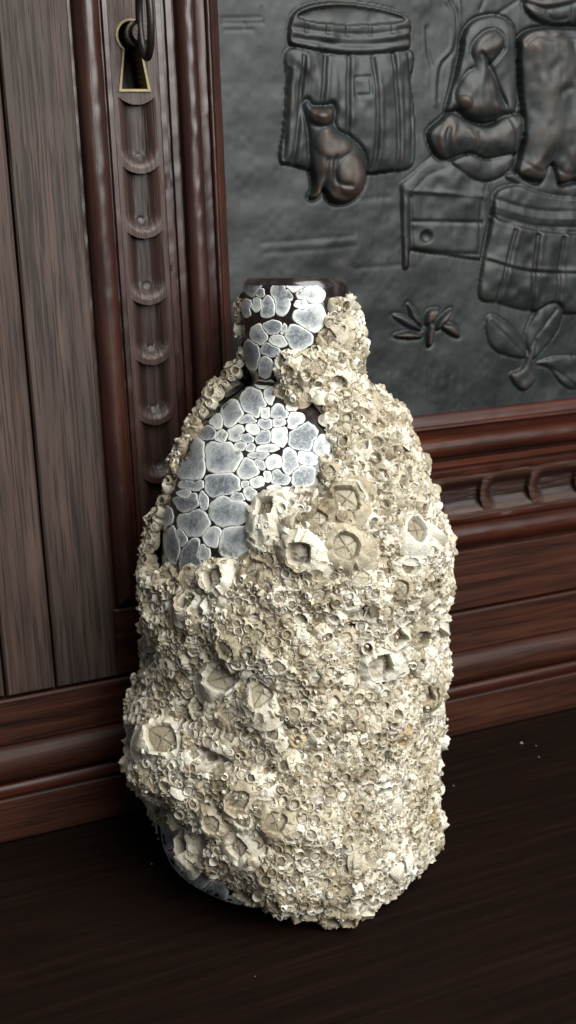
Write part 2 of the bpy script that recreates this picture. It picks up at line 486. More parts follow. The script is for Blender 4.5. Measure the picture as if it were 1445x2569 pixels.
z1_, z0_ = V_PAN-.0279*KB, V_PAN-.0475*KB
zc = (z0_+z1_)/2
lx = on_plane([(1203, 1233), (1325, 1218), (1442, 1207)])[:, 0]
ph = (lx[2]-lx[0])/2
lipx = [lx[0]+ph*k for k in range(14, -8, -1)]
nx_, nz_ = 1500, 50
xx = np.linspace(U_PAN-.0475, U_END, nx_); zz = np.linspace(z0_, z1_, nz_)
Tx, Xz = np.meshgrid(xx, zz-zc)
Tx, Xz = Tx.T, Xz.T
H, lab = scale_field(Xz, Tx, lipx, (z1_-z0_)/2)
wear_light = smooth01((H+.0022)/.0020).reshape(-1)*.45
H += (vnoise(np.stack([Tx*120, Xz*900, 0*Xz], -1), 1, 6)-.5)*.00025
V = np.stack([Tx, -(H+.0005), Xz+zc], -1).reshape(-1, 3)
F = grid_faces(nx_, nz_)[:, ::-1]
fc = V[F].mean(1); keep0 = fc[:, 2] <= V_PAN-(U_PAN-fc[:, 0])*KB
fl = lab.reshape(-1)[F].min(1)
for i in range(lab.max()+1):
    k = keep0 & (fl == i)
    if k.sum() < 10: continue
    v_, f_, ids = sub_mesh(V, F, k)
    C(mesh_np('carved_scale', v_, f_, M['carved_h'], cab, sharp=50, attrs={'wear': wear_light[ids]}))

# --- brass escutcheon lining the keyhole
n = len(KOUT)
rings = [(KOUT, .0004), (KOUT*.992, .0013), (KIN*1.03, .0013), (KIN*.99, .0008), (KIN*.985, -.009)]
V = np.concatenate([np.stack([k[:, 0]+KHC[0], np.full(n, -w), k[:, 1]+KHC[1]], 1) for k, w in rings])
C(mesh_np('escutcheon', V, grid_faces(len(rings), n, True), M['brass'], cab, sharp=40))

# --- key in the lock
key = thing('key', 'dark iron key standing in the brass keyhole with its loop bow edge on', 'key', (KHC[0]+.001, -.001, KHC[1]))
def tube(path, rad, nseg=14, closed=False, name='x', mat=None, parent=None):
    path = np.array(path, float); m = len(path); V = []
    rad = np.broadcast_to(rad, (m,))
    for i in range(m):
        tan = path[(i+1) % m]-path[i-1] if closed else path[min(i+1, m-1)]-path[max(i-1, 0)]
        tan /= np.linalg.norm(tan)
        a = np.cross(tan, (1, .01, .02)); a /= np.linalg.norm(a); b = np.cross(tan, a)
        for th in np.linspace(0, 2*math.pi, nseg, endpoint=False): V.append(path[i]+rad[i]*(math.cos(th)*a+math.sin(th)*b))
    V = np.array(V); F = grid_faces(m, nseg, True)
    if closed:
        j = np.arange(nseg); F = np.concatenate([F, np.stack([(m-1)*nseg+j, (m-1)*nseg+(j+1) % nseg, (j+1) % nseg, j], 1)])
        Fl = [F]
    else:
        Fl = [F, np.arange(nseg)[None, ::-1], ((m-1)*nseg+np.arange(nseg))[None]]
    return mesh_np(name, V, Fl, mat, parent, sharp=50)
tube([(0, .012, 0), (0, 0, 0), (0, -.004, 0), (0, -.0042, 0), (0, -.007, 0), (0, -.0072, 0), (0, -.010, 0)], [.0040, .0040, .0040, .0052, .0052, .0044, .0034], name='shank', mat=M['iron'], parent=key)
tube([(0, -.0165+.0075*math.cos(a), .0045+.0145*math.sin(a)) for a in np.linspace(0, 2*math.pi, 40, endpoint=False)], [.0015]*40, closed=True, name='bow', mat=M['iron'], parent=key)

# ------------------------------------------------------------------ copper relief panel
YP = .006
def pz2(l): return [(540+x/1.597, y/1.597) for x, y in l]
def pz3(l): return [(540+x/1.597, 600+y/1.597) for x, y in l]
def pz7(l): return [(1000+x/3.247, y/3.247) for x, y in l]
def pz8(l): return [(650+x/3.211, y/3.211) for x, y in l]
PU0, PU1, PV0, PV1 = U_PAN-.002, .47, V_PAN-.003, .42
pitch = .00045
nu, nv = int((PU1-PU0)/pitch), int((PV1-PV0)/pitch)
GU, GV = np.meshgrid(np.linspace(PU0, PU1, nu), np.linspace(PV0, PV1, nv))
G3 = np.stack([GU, GV, 0*GU], -1)
HF = (vnoise(G3, 38, 1)-.5)*.0016+(vnoise(G3, 110, 2)-.5)*.0007+(vnoise(G3, 330, 3)-.5)*.00016+(vnoise(G3*np.array([1, .16, 1]), 900, 4)-.5)*.00005
LAB = np.zeros(GU.shape, int)
NAMES = {}
def window(pts, mar):
    a, b = pts.min(0)-mar, pts.max(0)+mar
    i0, i1 = np.searchsorted(GV[:, 0], [a[1], b[1]]); j0, j1 = np.searchsorted(GU[0], [a[0], b[0]])
    return slice(i0, i1), slice(j0, j1)
def shape(px, level, rise, edge, name=None, groove=.0007, gw=.00045, bulge=0, bedge=.008, smooth=True, sub=5):
    pts = on_plane(catmull(px, sub) if smooth else px, YP)
    w = window(pts, .004)
    d = poly_sdf(GU[w], GV[w], pts)
    ins = d > 0
    level, rise, bulge, groove, edge = level*.55, rise*.75, bulge*.95, groove*.75, edge*1.7
    h = level+rise*np.sqrt(1-(1-np.clip(d/edge, 0, 1))**2)+bulge*smooth01(d/bedge)
    h = h + (vnoise(G3[w], 95, 7)-.5)*.0015+(vnoise(G3[w], 240, 8)-.5)*.0006
    cur = HF[w]
    HF[w] = np.where(ins, h, cur-groove*np.exp(-(d/gw)**2))
    if name:
        if name not in NAMES: NAMES[name] = len(NAMES)+1
        LAB[w] = np.where(ins, NAMES[name], LAB[w])
def stroke(px, amp, wid, clip=None, smooth=True):
    pts = on_plane(catmull(px, 6, False) if smooth else px, YP)
    w = window(pts, wid*4)
    d = line_dist(GU[w], GV[w], pts)
    if amp > 0: amp, wid = amp*.7, wid*1.25
    g = .55*amp*np.exp(-(d/wid)**2)
    if clip: g = np.where(LAB[w] == NAMES[clip], g, 0)
    HF[w] += g
def blob(cx, cy, rx, ry, amp, conv=pz8, clip=None, p=1.0):
    c = on_plane(conv([(cx, cy)]), YP)[0]; ex = on_plane(conv([(cx+rx, cy), (cx, cy+ry)]), YP)
    amp *= .75; a, b = abs(ex[0][0]-c[0]), abs(ex[1][1]-c[1])
    q = ((GU-c[0])/a)**2+((GV-c[1])/b)**2
    g = amp*np.sqrt(np.clip(1-q, 0, 1))**p
    if clip: g = np.where(LAB == NAMES[clip], g, 0)
    HF[:] += g

# wall and floor lines of the room in the relief
for l in ([(30, 72), (180, 70)], [(30, 90), (190, 92)], [(185, 30), (188, 92)], [(40, 120), (150, 118)], [(120, 95), (122, 118)]): stroke(pz2(l), -.0005, .0006, smooth=False)
for l in ([(190, 975), (360, 962), (550, 945)], [(560, 800), (700, 790)], [(200, 1015), (400, 1000), (560, 985)], [(560, 1075), (700, 1065), (760, 1060)]): stroke(pz2(l), -.0003, .0012)
stroke(pz2([(200, 990), (400, 978), (560, 960)]), .0003, .0014)
for l in ([(925, 0), (955, 60), (945, 190), (895, 255), (880, 330), (880, 420)], [(975, 0), (975, 90), (940, 280), (920, 430)]): stroke(pz2(l), .0011, .0008)
for l in ([(940, 0), (968, 70), (958, 200), (908, 265), (893, 400)], [(850, 110), (855, 200), (870, 260)], [(1060, 40), (1075, 0)], [(1130, 55), (1170, 30), (1215, 0)]): stroke(pz2(l), -.0009, .0008)

# barrel
shape(pz8([(235, 390), (215, 650), (195, 1000), (165, 1290), (250, 1325), (420, 1370), (640, 1405), (850, 1400), (1030, 1380), (1225, 1335), (1245, 1100), (1240, 900), (1220, 650), (1200, 390), (700, 440)]), .0012, .0022, .004, 'barrel_carving', bulge=.0015, bedge=.02)
for l in ([(345, 455), (310, 900), (265, 1310)], [(525, 460), (495, 700), (480, 850)], [(708, 460), (692, 750), (690, 1090)], [(900, 470), (920, 800), (922, 1200), (890, 1375)], [(1062, 430), (1088, 800), (1100, 1100), (1088, 1375)], [(1190, 440), (1215, 700), (1215, 1300)], [(230, 560), (215, 900), (190, 1280)]):
    stroke(pz8(l), -.0019, .0007, 'barrel_carving')
    stroke(pz8([(x+32, y) for x, y in l]), .0009, .0009, 'barrel_carving')
for k in range(26):
    x = 250+k*38; stroke(pz8([(x+random.uniform(-8, 8), random.uniform(450, 700)), (x+random.uniform(-20, 10), random.uniform(900, 1300))]), random.choice((-1, 1))*.00025, .0005, 'barrel_carving')
stroke(pz8([(750, 630), (870, 625), (872, 770), (755, 775), (750, 630)]), -.0012, .0006, smooth=False)
shape(pz8([(232, 340), (245, 170), (310, 80), (450, 30), (640, 15), (850, 38), (1050, 80), (1180, 140), (1212, 210), (1205, 300), (1195, 395), (1000, 432), (700, 440), (480, 415), (300, 378)]), .0028, .0014, .002, 'barrel_carving', groove=.0012)
shape(pz8([(290, 140), (400, 75), (640, 45), (850, 65), (1050, 105), (1160, 150), (1120, 185), (900, 205), (700, 205), (450, 190)]), .0030, -.0010, .002, 'barrel_carving', groove=-.0005)
for y0, s in ((215, -1), (250, 1), (300, -1), (345, 1)):
    stroke(pz8([(265, y0+10), (480, y0+45), (700, y0+65), (950, y0+60), (1195, y0+20)]), s*.0010, .0009, 'barrel_carving')
for x, y in ((370, 195), (535, 205), (700, 215), (880, 215), (1050, 205)): stroke(pz8([(x, y-10), (x, y+70)]), -.0012, .0006, 'barrel_carving', smooth=False)

# cat
shape(pz8([(352, 930), (345, 840), (378, 812), (410, 858), (500, 866), (565, 846), (588, 885), (582, 980), (610, 1065), (700, 1105), (790, 1185), (840, 1290), (845, 1420), (812, 1540), (740, 1612), (640, 1638), (560, 1612), (520, 1545), (490, 1520), (478, 1575), (430, 1606), (400, 1590), (428, 1535), (430, 1440), (405, 1340), (388, 1150), (375, 1020)]), .0034, .0034, .0028, 'cat_carving', groove=.0022, gw=.0011, bulge=.0018, bedge=.007, sub=3)
blob(480, 930, 105, 80, .0022, clip='cat_carving'); blob(468, 930, 48, 38, .0012, clip='cat_carving'); blob(700, 1420, 120, 170, .0024, clip='cat_carving'); blob(560, 1150, 150, 130, .0016, clip='cat_carving')
stroke(pz8([(575, 1270), (560, 1380), (600, 1480), (690, 1500)]), -.0018, .0009, 'cat_carving')
stroke(pz8([(510, 1290), (500, 1400), (500, 1520)]), -.0016, .0008, 'cat_carving')
stroke(pz8([(515, 1530), (570, 1590), (650, 1612), (740, 1590), (790, 1520)]), .0016, .0009, 'cat_carving')
stroke(pz8([(400, 1010), (480, 1030), (580, 1000)]), -.0012, .0008, 'cat_carving')

# chest in front of the seated figure
shape(pz2([(742, 735), (800, 690), (880, 610), (960, 640), (1100, 740), (1110, 800), (1060, 1040), (775, 1000), (772, 1075), (750, 1078)]), .0005, .0015, .003, 'chest_carving', smooth=False)
shape(pz2([(778, 775), (850, 700), (960, 660), (1080, 740), (1070, 795)]), .0020, .0008, .002, 'chest_carving', groove=.0003, smooth=False)
stroke(pz2([(775, 765), (900, 775), (1075, 790)]), .0016, .0010, smooth=False)
stroke(pz2([(790, 888), (920, 890), (1060, 892)]), -.0012, .0008); stroke(pz2([(790, 1000), (920, 1015), (1050, 1018)]), -.0012, .0008)
stroke(pz2([(1062, 800), (1052, 1000)]), -.0012, .0008, smooth=False); stroke(pz2([(757, 760), (760, 900), (758, 1070)]), .0012, .0010); stroke(pz2([(780, 790), (785, 1000)]), -.0013, .0008)
blob(842, 948, 24, 24, -.0022, conv=pz2)

# cask used as a stool
shape(pz2([(1130, 760), (1100, 900), (1050, 1170), (1120, 1212), (1260, 1245), (1450, 1255), (1600, 1230), (1620, 1150), (1590, 900), (1560, 780), (1350, 740)]), .0012, .0024, .004, 'stool_carving', bulge=.0016, bedge=.02)
for l in ([(1190, 920), (1160, 1040), (1120, 1205)], [(1278, 940), (1262, 1080), (1255, 1240)], [(1378, 950), (1362, 1090), (1352, 1248)], [(1480, 950), (1480, 1090), (1475, 1245)]):
    stroke(pz2(l), -.0019, .0008, 'stool_carving'); stroke(pz2([(x+17, y) for x, y in l]), .0008, .0010, 'stool_carving')
shape(pz2([(1120, 775), (1112, 870), (1200, 905), (1300, 925), (1450, 935), (1600, 915), (1590, 800), (1350, 745), (1180, 745)]), .0036, .0012, .0018, 'stool_carving', groove=.0012)
for y0, s in ((800, -1), (830, 1), (862, -1)): stroke(pz2([(1120, y0), (1250, y0+38), (1400, y0+48), (1600, y0+40)]), s*.0010, .0009, 'stool_carving')
stroke(pz2([(1085, 1045), (1200, 1080), (1300, 1092), (1450, 1095), (1600, 1080)]), -.0014, .0008, 'stool_carving')
stroke(pz2([(1085, 1032), (1200, 1066), (1300, 1078), (1450, 1081), (1600, 1066)]), .0009, .0009, 'stool_carving')

# seated figure with cloak, and the broad back of the man in a waistcoat
FG = 'figure_carving'
shape(pz7([(385, 900), (460, 620), (505, 430), (520, 300), (570, 200), (660, 145), (790, 130), (900, 190), (945, 320), (955, 600), (945, 890), (850, 960), (700, 995), (560, 965), (480, 890)]), .0014, .0026, .004, FG, groove=.0016, gw=.0010)
shape(pz7([(600, 550), (565, 430), (600, 330), (690, 255), (790, 255), (835, 330), (825, 420), (745, 520), (720, 560), (850, 860), (830, 930), (700, 965), (560, 945), (460, 850), (455, 740), (540, 590)]), .0034, .0026, .003, FG, groove=.0015, bulge=.0012)
stroke(pz7([(640, 440), (740, 570), (850, 850)]), -.0018, .0008); stroke(pz7([(720, 540), (790, 450), (835, 400)]), -.0014, .0008)
stroke(pz7([(590, 530), (600, 420), (650, 330), (760, 265)]), .0013, .0010); stroke(pz7([(680, 420), (760, 390), (810, 330)]), .0012, .0012)
stroke(pz7([(640, 640), (630, 800), (660, 940)]), .0008, .0012); stroke(pz7([(730, 700), (760, 850), (770, 930)]), .0008, .0012)
blob(500, 840, 60, 60, .0018, conv=pz7)
shape(pz7([(232, 1100), (330, 985), (420, 925), (560, 1000), (720, 1030), (860, 950), (1000, 950), (1005, 1080), (960, 1240), (930, 1260), (700, 1295), (560, 1245), (420, 1290), (310, 1280)]), .0024, .0026, .0030, FG, groove=.0018, gw=.0011, bulge=.0012)
for l in ([(345, 1040), (310, 1120), (325, 1250)], [(420, 1040), (400, 1120), (440, 1250)], [(540, 1070), (570, 1150), (550, 1225)]): stroke(pz7(l), .0013, .0010)
for l in ([(380, 1050), (360, 1130), (380, 1260)], [(620, 1090), (640, 1180), (620, 1240)], [(880, 960), (920, 1100), (915, 1250)]): stroke(pz7(l), -.0011, .0010)
shape(pz7([(420, 1315), (560, 1255), (700, 1300), (910, 1260), (900, 1370), (800, 1450), (650, 1475), (520, 1410)]), .0022, .0022, .003, FG, groove=.0014)
MB = 'waistcoat_figure_carving'
shape(pz7([(1010, 40), (1060, 130), (1180, 190), (1380, 200), (1600, 200), (1650, 60), (1600, -60), (1300, -60), (1060, -30)]), .0024, .0026, .004, MB, groove=.0016)
stroke(pz7([(1010, 20), (1150, 75), (1300, 60), (1450, 15)]), -.0022, .0012); stroke(pz7([(1010, 0), (1150, 50), (1300, 35), (1450, -10)]), .0016, .0014)
for l in ([(1180, 110), (1230, 170), (1340, 160)], [(1390, 70), (1400, 160), (1420, 200)]): stroke(pz7(l), -.0014, .0010)
shape(pz7([(958, 400), (985, 300), (1090, 245), (1300, 232), (1500, 250), (1700, 300), (1760, 420), (1740, 900), (1700, 1400), (1560, 1480), (1440, 1460), (1310, 1495), (1250, 1465), (1222, 1385), (1196, 1455), (1150, 1475), (1020, 1452), (945, 1400), (985, 1250), (1008, 1010), (985, 760)]), .0034, .0034, .0042, MB, groove=.0024, gw=.0012, bulge=.0022, bedge=.014, sub=4)
for l in ([(1080, 380), (1110, 700), (1130, 1100), (1080, 1350)], [(1310, 480), (1310, 620), (1290, 690)], [(1400, 700), (1430, 1000), (1380, 1300)]): stroke(pz7(l), .0009, .0022)
for l in ([(1390, 380), (1420, 560)], [(1270, 760), (1340, 730)]): stroke(pz7(l), -.0009, .0018)
stroke(pz7([(1000, 360), (1090, 300), (1200, 330), (1330, 300), (1445, 310)]), -.0011, .0008, MB)
stroke(pz7([(1000, 1330), (1120, 1400), (1222, 1350), (1330, 1420), (1500, 1390)]), -.0007, .0007, MB)
shape(pz7([(860, 1440), (930, 1410), (1030, 1475), (1140, 1500), (1220, 1330), (1300, 1520), (1450, 1500), (1600, 1530), (1500, 1610), (1250, 1600), (1080, 1560), (960, 1500)]), .0018, .0012, .002, MB, groove=.0010)

# plants
LF = 'plant_carving'
for l in ([(705, 303), (765, 312), (830, 365), (770, 348)], [(768, 258), (800, 285), (832, 350), (790, 322)], [(715, 388), (780, 372), (830, 392), (770, 398)], [(850, 290), (895, 283), (880, 325), (845, 342)], [(948, 280), (925, 340), (885, 362), (900, 320)], [(905, 348), (955, 345), (978, 392), (940, 380)], [(855, 345), (880, 350), (870, 420), (850, 425)]):
    shape(pz3(l), .0008, .0016, .0016, LF, groove=.0010, gw=.0009, sub=4)
shape(pz3([(1078, 340), (1100, 302), (1170, 342), (1225, 410), (1245, 472), (1150, 462), (1095, 420)]), .0008, .0018, .003, LF, groove=.0013)
shape(pz3([(1238, 380), (1290, 282), (1352, 252), (1385, 290), (1362, 372), (1300, 452), (1268, 474)]), .0010, .0018, .003, LF, groove=.0013)
shape(pz3([(1180, 540), (1225, 520), (1245, 470), (1272, 400), (1280, 430), (1262, 510), (1285, 560), (1240, 605), (1200, 585)]), .0014, .0018, .002, LF, groove=.0010)
shape(pz3([(1285, 495), (1380, 470), (1480, 480), (1500, 560), (1440, 600), (1390, 582), (1340, 520)]), .0006, .0016, .003, LF, groove=.0010)
stroke(pz3([(1275, 390), (1320, 330), (1360, 280)]), -.0009, .0007); stroke(pz3([(1100, 330), (1160, 390), (1235, 465)]), -.0008, .0007); stroke(pz3([(1300, 500), (1370, 530), (1440, 590)]), -.0009, .0008)
for k in range(9): stroke(pz3([(700+k*36, 560+random.uniform(-60, 20)), (705+k*36, 640+random.uniform(-30, 20))]), .0005, .0006)

HF[:] = .6*box_blur(HF, 1)+.4*box_blur(box_blur(HF, 1), 1)
HF += (vnoise(G3*np.array([1, .22, 1]), 620, 12)-.5)*.00005
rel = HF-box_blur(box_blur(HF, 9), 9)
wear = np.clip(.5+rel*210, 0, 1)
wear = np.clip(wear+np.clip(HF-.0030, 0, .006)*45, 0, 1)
V = np.stack([GU, YP-HF, GV], -1).reshape(-1, 3)
hu = np.gradient(HF, axis=1)/(GU[0, 1]-GU[0, 0]); hv = np.gradient(HF, axis=0)/(GV[1, 0]-GV[0, 0])
VN = np.stack([-hu, -np.ones_like(hu), -hv], -1).reshape(-1, 3); VN /= np.linalg.norm(VN, axis=1, keepdims=True)
F = grid_faces(nv, nu)
fl = LAB.reshape(-1)[F].max(1)
inv = {v: k for k, v in NAMES.items()}
panel = None
wr = wear.reshape(-1)
for i in range(len(NAMES)+1):
    k = fl == i
    v_, f_, ids = sub_mesh(V, F, k)
    if i == 0:
        v2 = np.array([(PU1-.001, YP, PV0), (U_END, YP, PV0), (U_END, YP, V_TOP), (PU1-.001, YP, V_TOP), (PU0, YP+.0002, PV1-.001), (PU1, YP+.0002, PV1-.001), (PU1, YP+.0002, V_TOP), (PU0, YP+.0002, V_TOP)])
        nb = len(v_)
        panel = C(mesh_np('relief_panel', np.concatenate([v_, v2]), [f_, np.array([(nb, nb+1, nb+2, nb+3), (nb+4, nb+5, nb+6, nb+7)])], M['relief'], cab, attrs={'wear': np.concatenate([wr[ids], np.full(8, .5)])}))
        panel.data.normals_split_custom_set_from_vertices(np.concatenate([VN[ids], np.tile([[0, -1.0, 0]], (8, 1))]).tolist())
    else:
        po = mesh_np(inv[i], v_, f_, M['relief'], panel, attrs={'wear': wr[ids]})
        po.data.normals_split_custom_set_from_vertices(VN[ids].tolist())

# ------------------------------------------------------------------ bottle
BASE = np.array([.1745, -.0650, .0030])
HT = .245
lean = math.radians(3.0)
back = np.array([BASE[0], BASE[1]+CAM_D, 0]); back /= np.linalg.norm(back)
side = np.array([back[1], -back[0], 0])                     # towards the right of the picture
best = None
for s in np.linspace(-.12, .12, 241):
    A = np.array([0, 0, 1.0])*math.cos(lean)+back*math.sin(lean)+side*s; A /= np.linalg.norm(A)
    x, y, _ = project(BASE+A*HT)
    if best is None or abs(x-742) < best[0]: best = (abs(x-742), A)
AX = best[1]
# stretch so that the rim meets its height in the photograph
hh = np.linspace(.15, .32, 400); _, yy_, _ = project(BASE+AX*hh[:, None])
HT = float(hh[np.argmin(abs(yy_-694))])
E1 = -back-AX*(-back @ AX); E1 /= np.linalg.norm(E1)        # faces the camera
E2 = np.cross(AX, E1); E2 *= np.sign(E2 @ side)             # right
hs = np.linspace(-.03, HT+.02, 800)
ax_x, ax_y, ax_d = project(BASE+AX*hs[:, None])
def h_of_y(y): return np.interp(-np.asarray(y, float), -ax_y[0]*0-ax_y, hs) if ax_y[0] < ax_y[-1] else np.interp(np.asarray(y, float), ax_y[::-1], hs[::-1])
def off_axis(x, y):
    h = h_of_y(y); cx = np.interp(h, hs, ax_x); d = np.interp(h, hs, ax_d)
    return h, (np.asarray(x, float)-cx)*d/FPX
GL = [(688, 617), (697, 611), (720, 610), (745, 612), (775, 606), (830, 608), (880, 613), (925, 620), (955, 634), (985, 596), (1020, 560), (1060, 520), (1110, 482), (1160, 452), (1220, 428), (1300, 411), (1400, 406), (1600, 405), (1900, 402)]
gy = np.array([g[0] for g in GL], float); gx = np.array([g[1] for g in GL], float)
gh, gr = off_axis(gx, gy); gr = -gr
order = np.argsort(gh); gh, gr = gh[order], gr[order]
RB = gr[0]
ph_ = np.concatenate([[0, .0004, .0015, .004, .008, .014], gh])
pr_ = np.concatenate([[RB*.80, RB*.87, RB*.92, RB*.965, RB*.99, RB], gr])
def r_glass(h): return np.interp(h, ph_, pr_)

bottle = thing('encrusted_bottle', 'old dark glass bottle thickly crusted with pale barnacles standing before the cabinet', 'bottle', tuple(BASE))
def B(o):
    o.matrix_parent_inverse = Matrix.Translation(tuple(-BASE)); return o
def to_world(h, th, r):
    h, th, r = np.broadcast_arrays(h, th, r)
    return BASE+AX*h[..., None]+(E1*np.cos(th)[..., None]+E2*np.sin(th)[..., None])*r[..., None]

# glass body, lathe with mouth and inner wall
hz = np.concatenate([[0.0002], np.linspace(.0004, HT-.003, 120), [HT-.0015, HT-.0005, HT, HT-.0005, HT-.002, HT-.02, HT-.06]])
rz = np.concatenate([[.001], r_glass(np.linspace(.0004, HT-.003, 120)), [gr[-1]*1.0, gr[-1]*.97, gr[-1]*.90, gr[-1]*.78, gr[-1]*.73, gr[-1]*.72, gr[-1]*.70]])
NTH = 96
th = np.linspace(0, 2*math.pi, NTH, endpoint=False)
V = to_world(hz[:, None], th[None, :], rz[:, None]).reshape(-1, 3)
B(mesh_np('glass_body', V, grid_faces(len(hz), NTH, True)[:, ::-1], M['glass'], bottle, sharp=60))

# crust thickness from the outline of the photograph
SL = [(585, 742), (566, 800), (572, 825), (604, 850), (600, 890), (540, 925), (505, 960), (470, 1000), (437, 1080), (400, 1160), (376, 1250), (352, 1340), (340, 1420), (347, 1520), (357, 1600), (345, 1680), (308, 1725), (294, 1780), (297, 1850), (314, 1910), (345, 1970), (362, 2010), (392, 2060), (398, 2110), (405, 2200)]
SR = [(885, 725), (905, 750), (925, 790), (932, 860), (915, 915), (930, 955), (985, 990), (1035, 1050), (1060, 1110), (1100, 1190), (1110, 1260), (1140, 1330), (1145, 1400), (1130, 1500), (1135, 1600), (1128, 1690), (1104, 1740), (1094, 1830), (1082, 1880), (1074, 1950), (1100, 2010), (1108, 2060), (1060, 2130), (1040, 2180)]
def side_prof(L, sg):
    a = np.array(L, float); h, r = off_axis(a[:, 0], a[:, 1]); r = r*sg
    o = np.argsort(h); return h[o], r[o]-r_glass(h[o])
hl, tl = side_prof(SL, -1); hr, tr = side_prof(SR, 1)
HC0, HC1 = -.001, float(h_of_y(722))
NH, NTC = 560, 520
# fine columns on the side towards the camera
tt_ = np.linspace(-1, 1, NTC)
ths = math.pi*(0.60*tt_+0.40*tt_**5)
hs_ = np.linspace(HC0, HC1, NH)
HH, TT = np.meshgrid(hs_, ths, indexing='ij')
TL = np.interp(HH, hl, tl)-.0036; TR = np.interp(HH, hr, tr)-.0036
sn = np.sin(TT)
T = np.where(sn < 0, TL*(-sn)**1.2+(1-(-sn)**1.2)*(.0060), TR*sn**1.2+(1-sn**1.2)*(.0060))
gpx0, gpy0, _ = project(to_world(HH, TT, r_glass(HH)))
# the front bulges near the foot and has a waist in the middle
fr = np.clip(np.cos(TT), 0, 1)
yh = np.interp(HH, hs, ax_y)
T += fr*(.0050*np.exp(-((yh-1960)/190)**2)+.0025*np.exp(-((yh-1350)/170)**2)-.0018*np.exp(-((yh-1610)/70)**2))
T *= 1-.75*smooth01((yh-2050)/95)
T += .0150*fr*smooth01((yh-2085)/60)*np.exp(-((gpx0-865)/95)**2)
T += .0030*smooth01((960-yh)/60)*smooth01((sn+.4)/.6)
G = to_world(HH, TT, r_glass(HH))
gpx, gpy, gd = project(G)
nrm = E1*np.cos(TT)[..., None]+E2*np.sin(TT)[..., None]
facing = np.einsum('ijk,ijk->ij', nrm, CPOS-G) > .0
BARE1 = [(560, 670), (900, 670), (890, 722), (800, 737), (812, 770), (800, 800), (798, 850), (770, 872), (715, 880), (690, 930), (688, 985), (740, 1018), (780, 1026), (828, 1080), (808, 1140), (785, 1205), (690, 1222), (655, 1260), (640, 1330), (610, 1400), (560, 1400), (520, 1440), (470, 1440), (440, 1420), (380, 1425), (360, 1300), (400, 1180), (480, 1070), (560, 1000), (600, 960), (590, 900), (560, 840), (540, 760)]
BARE2 = [(330, 2050), (440, 2058), (486, 2138), (528, 2192), (606, 2244), (670, 2290), (760, 2335), (740, 2460), (330, 2460)]
bs = np.maximum(poly_sdf(gpx, gpy, np.array(BARE1, float)), poly_sdf(gpx, gpy, np.array(BARE2, float)))
bs = bs + (vnoise(G, 150, 9)-.5)*34+(vnoise(G, 70, 10)-.5)*34
bs = np.where(facing, bs, np.where((TT < 0) & (yh > 2070+40*vnoise(G, 90, 4)), 40, -60))
cover = smooth01((-bs+2)/26)
fcs = np.einsum('ijk,ijk->ij', nrm, CPOS-G)/np.linalg.norm(CPOS-G, axis=-1)
T = T*(1-.62*smooth01(fcs/.35)*(1-smooth01(-bs/130)))
cover = np.where(sn < -.25, cover*smooth01((TL+.0030)/.0016), cover)
T = np.maximum(T, .0022)
lump = (vnoise(G, 34, 20)-.5)*.0060+(vnoise(G, 62, 21)-.5)*.0065+(vnoise(G, 140, 22)-.5)*.0036+(vnoise(G, 330, 23)-.5)*.0018
lump += -np.abs(vnoise(G, 620, 24)-.5)*.0030+(vnoise(G, 1300, 25)-.5)*.0010
T = np.maximum(T+lump, .0018)*cover
PITS = [(862, 1577, 42, 13, -.45), (1005, 1223, 12, 14, 0), (905, 1526, 12, 16, 0), (720, 1800, 16, 10, 0), (500, 1772, 20, 30, .4), (568, 1878, 34, 13, .5), (415, 1850, 16, 30, 0), (430, 2022, 26, 16, 0), (700, 935, 16, 10, 0), (690, 1910, 16, 12, 0), (790, 1855, 9, 9, 0), (958, 1895, 10, 14, 0), (475, 2000, 14, 22, 0), (535, 2100, 14, 34, .3), (475, 1510, 14, 20, 0), (935, 1395, 14, 9, 0), (640, 1700, 30, 9, .3), (410, 1640, 12, 26, .2), (380, 1500, 14, 22, 0)]
for x, y, a_, b_, rot in PITS:
    dx, dy = gpx-x, gpy-y
    X_, Y_ = dx*math.cos(rot)+dy*math.sin(rot), -dx*math.sin(rot)+dy*math.cos(rot)
    q = (X_/a_)**2+(Y_/b_)**2
    T = np.where(facing, T*(1-.95*np.exp(-q*q*.7))-.0005*np.exp(-q), T)
topfade = smooth01((HC1-HH)/.004); T *= topfade
OUTR = r_glass(HH)+T
CV = to_world(HH, TT, OUTR)
CV[..., 2] = np.maximum(CV[..., 2], .0006)
F = grid_faces(NH, NTC)
ft = T.reshape(-1)[F].min(1)
V = CV.reshape(-1, 3)
tint = np.zeros((len(V), 4), np.float32)
tint[:, 0] = vnoise(V, 240, 31)
tint[:, 1] = np.clip((-(vnoise(V, 620, 24)-.5)**2*0+(.85-vnoise(V, 300, 33))*1.3), 0, .9)
tint[:, 3] = 1
v_, f_, ids = sub_mesh(V, F, ft > .0006)
crust = B(mesh_np('barnacle_crust', v_, f_[:, ::-1], M['shell'], bottle, smooth=True, attrs={'tint': tint[ids]}))
crust['kind'] = 'stuff'

# smoothed surface for placing things
Ts = box_blur(T, 5)
SV = to_world(HH, TT, r_glass(HH)+Ts)
du = np.gradient(SV, axis=0); dv = np.gradient(SV, axis=1)
SN = np.cross(dv, du); SN /= np.maximum(1e-12, np.linalg.norm(SN, axis=-1, keepdims=True))
SN *= np.sign(np.einsum('ijk,ijk->ij', SN, nrm))[..., None]
spx, spy, sdp = project(CV)
vis = np.einsum('ijk,ijk->ij', SN, CPOS-SV) > 0

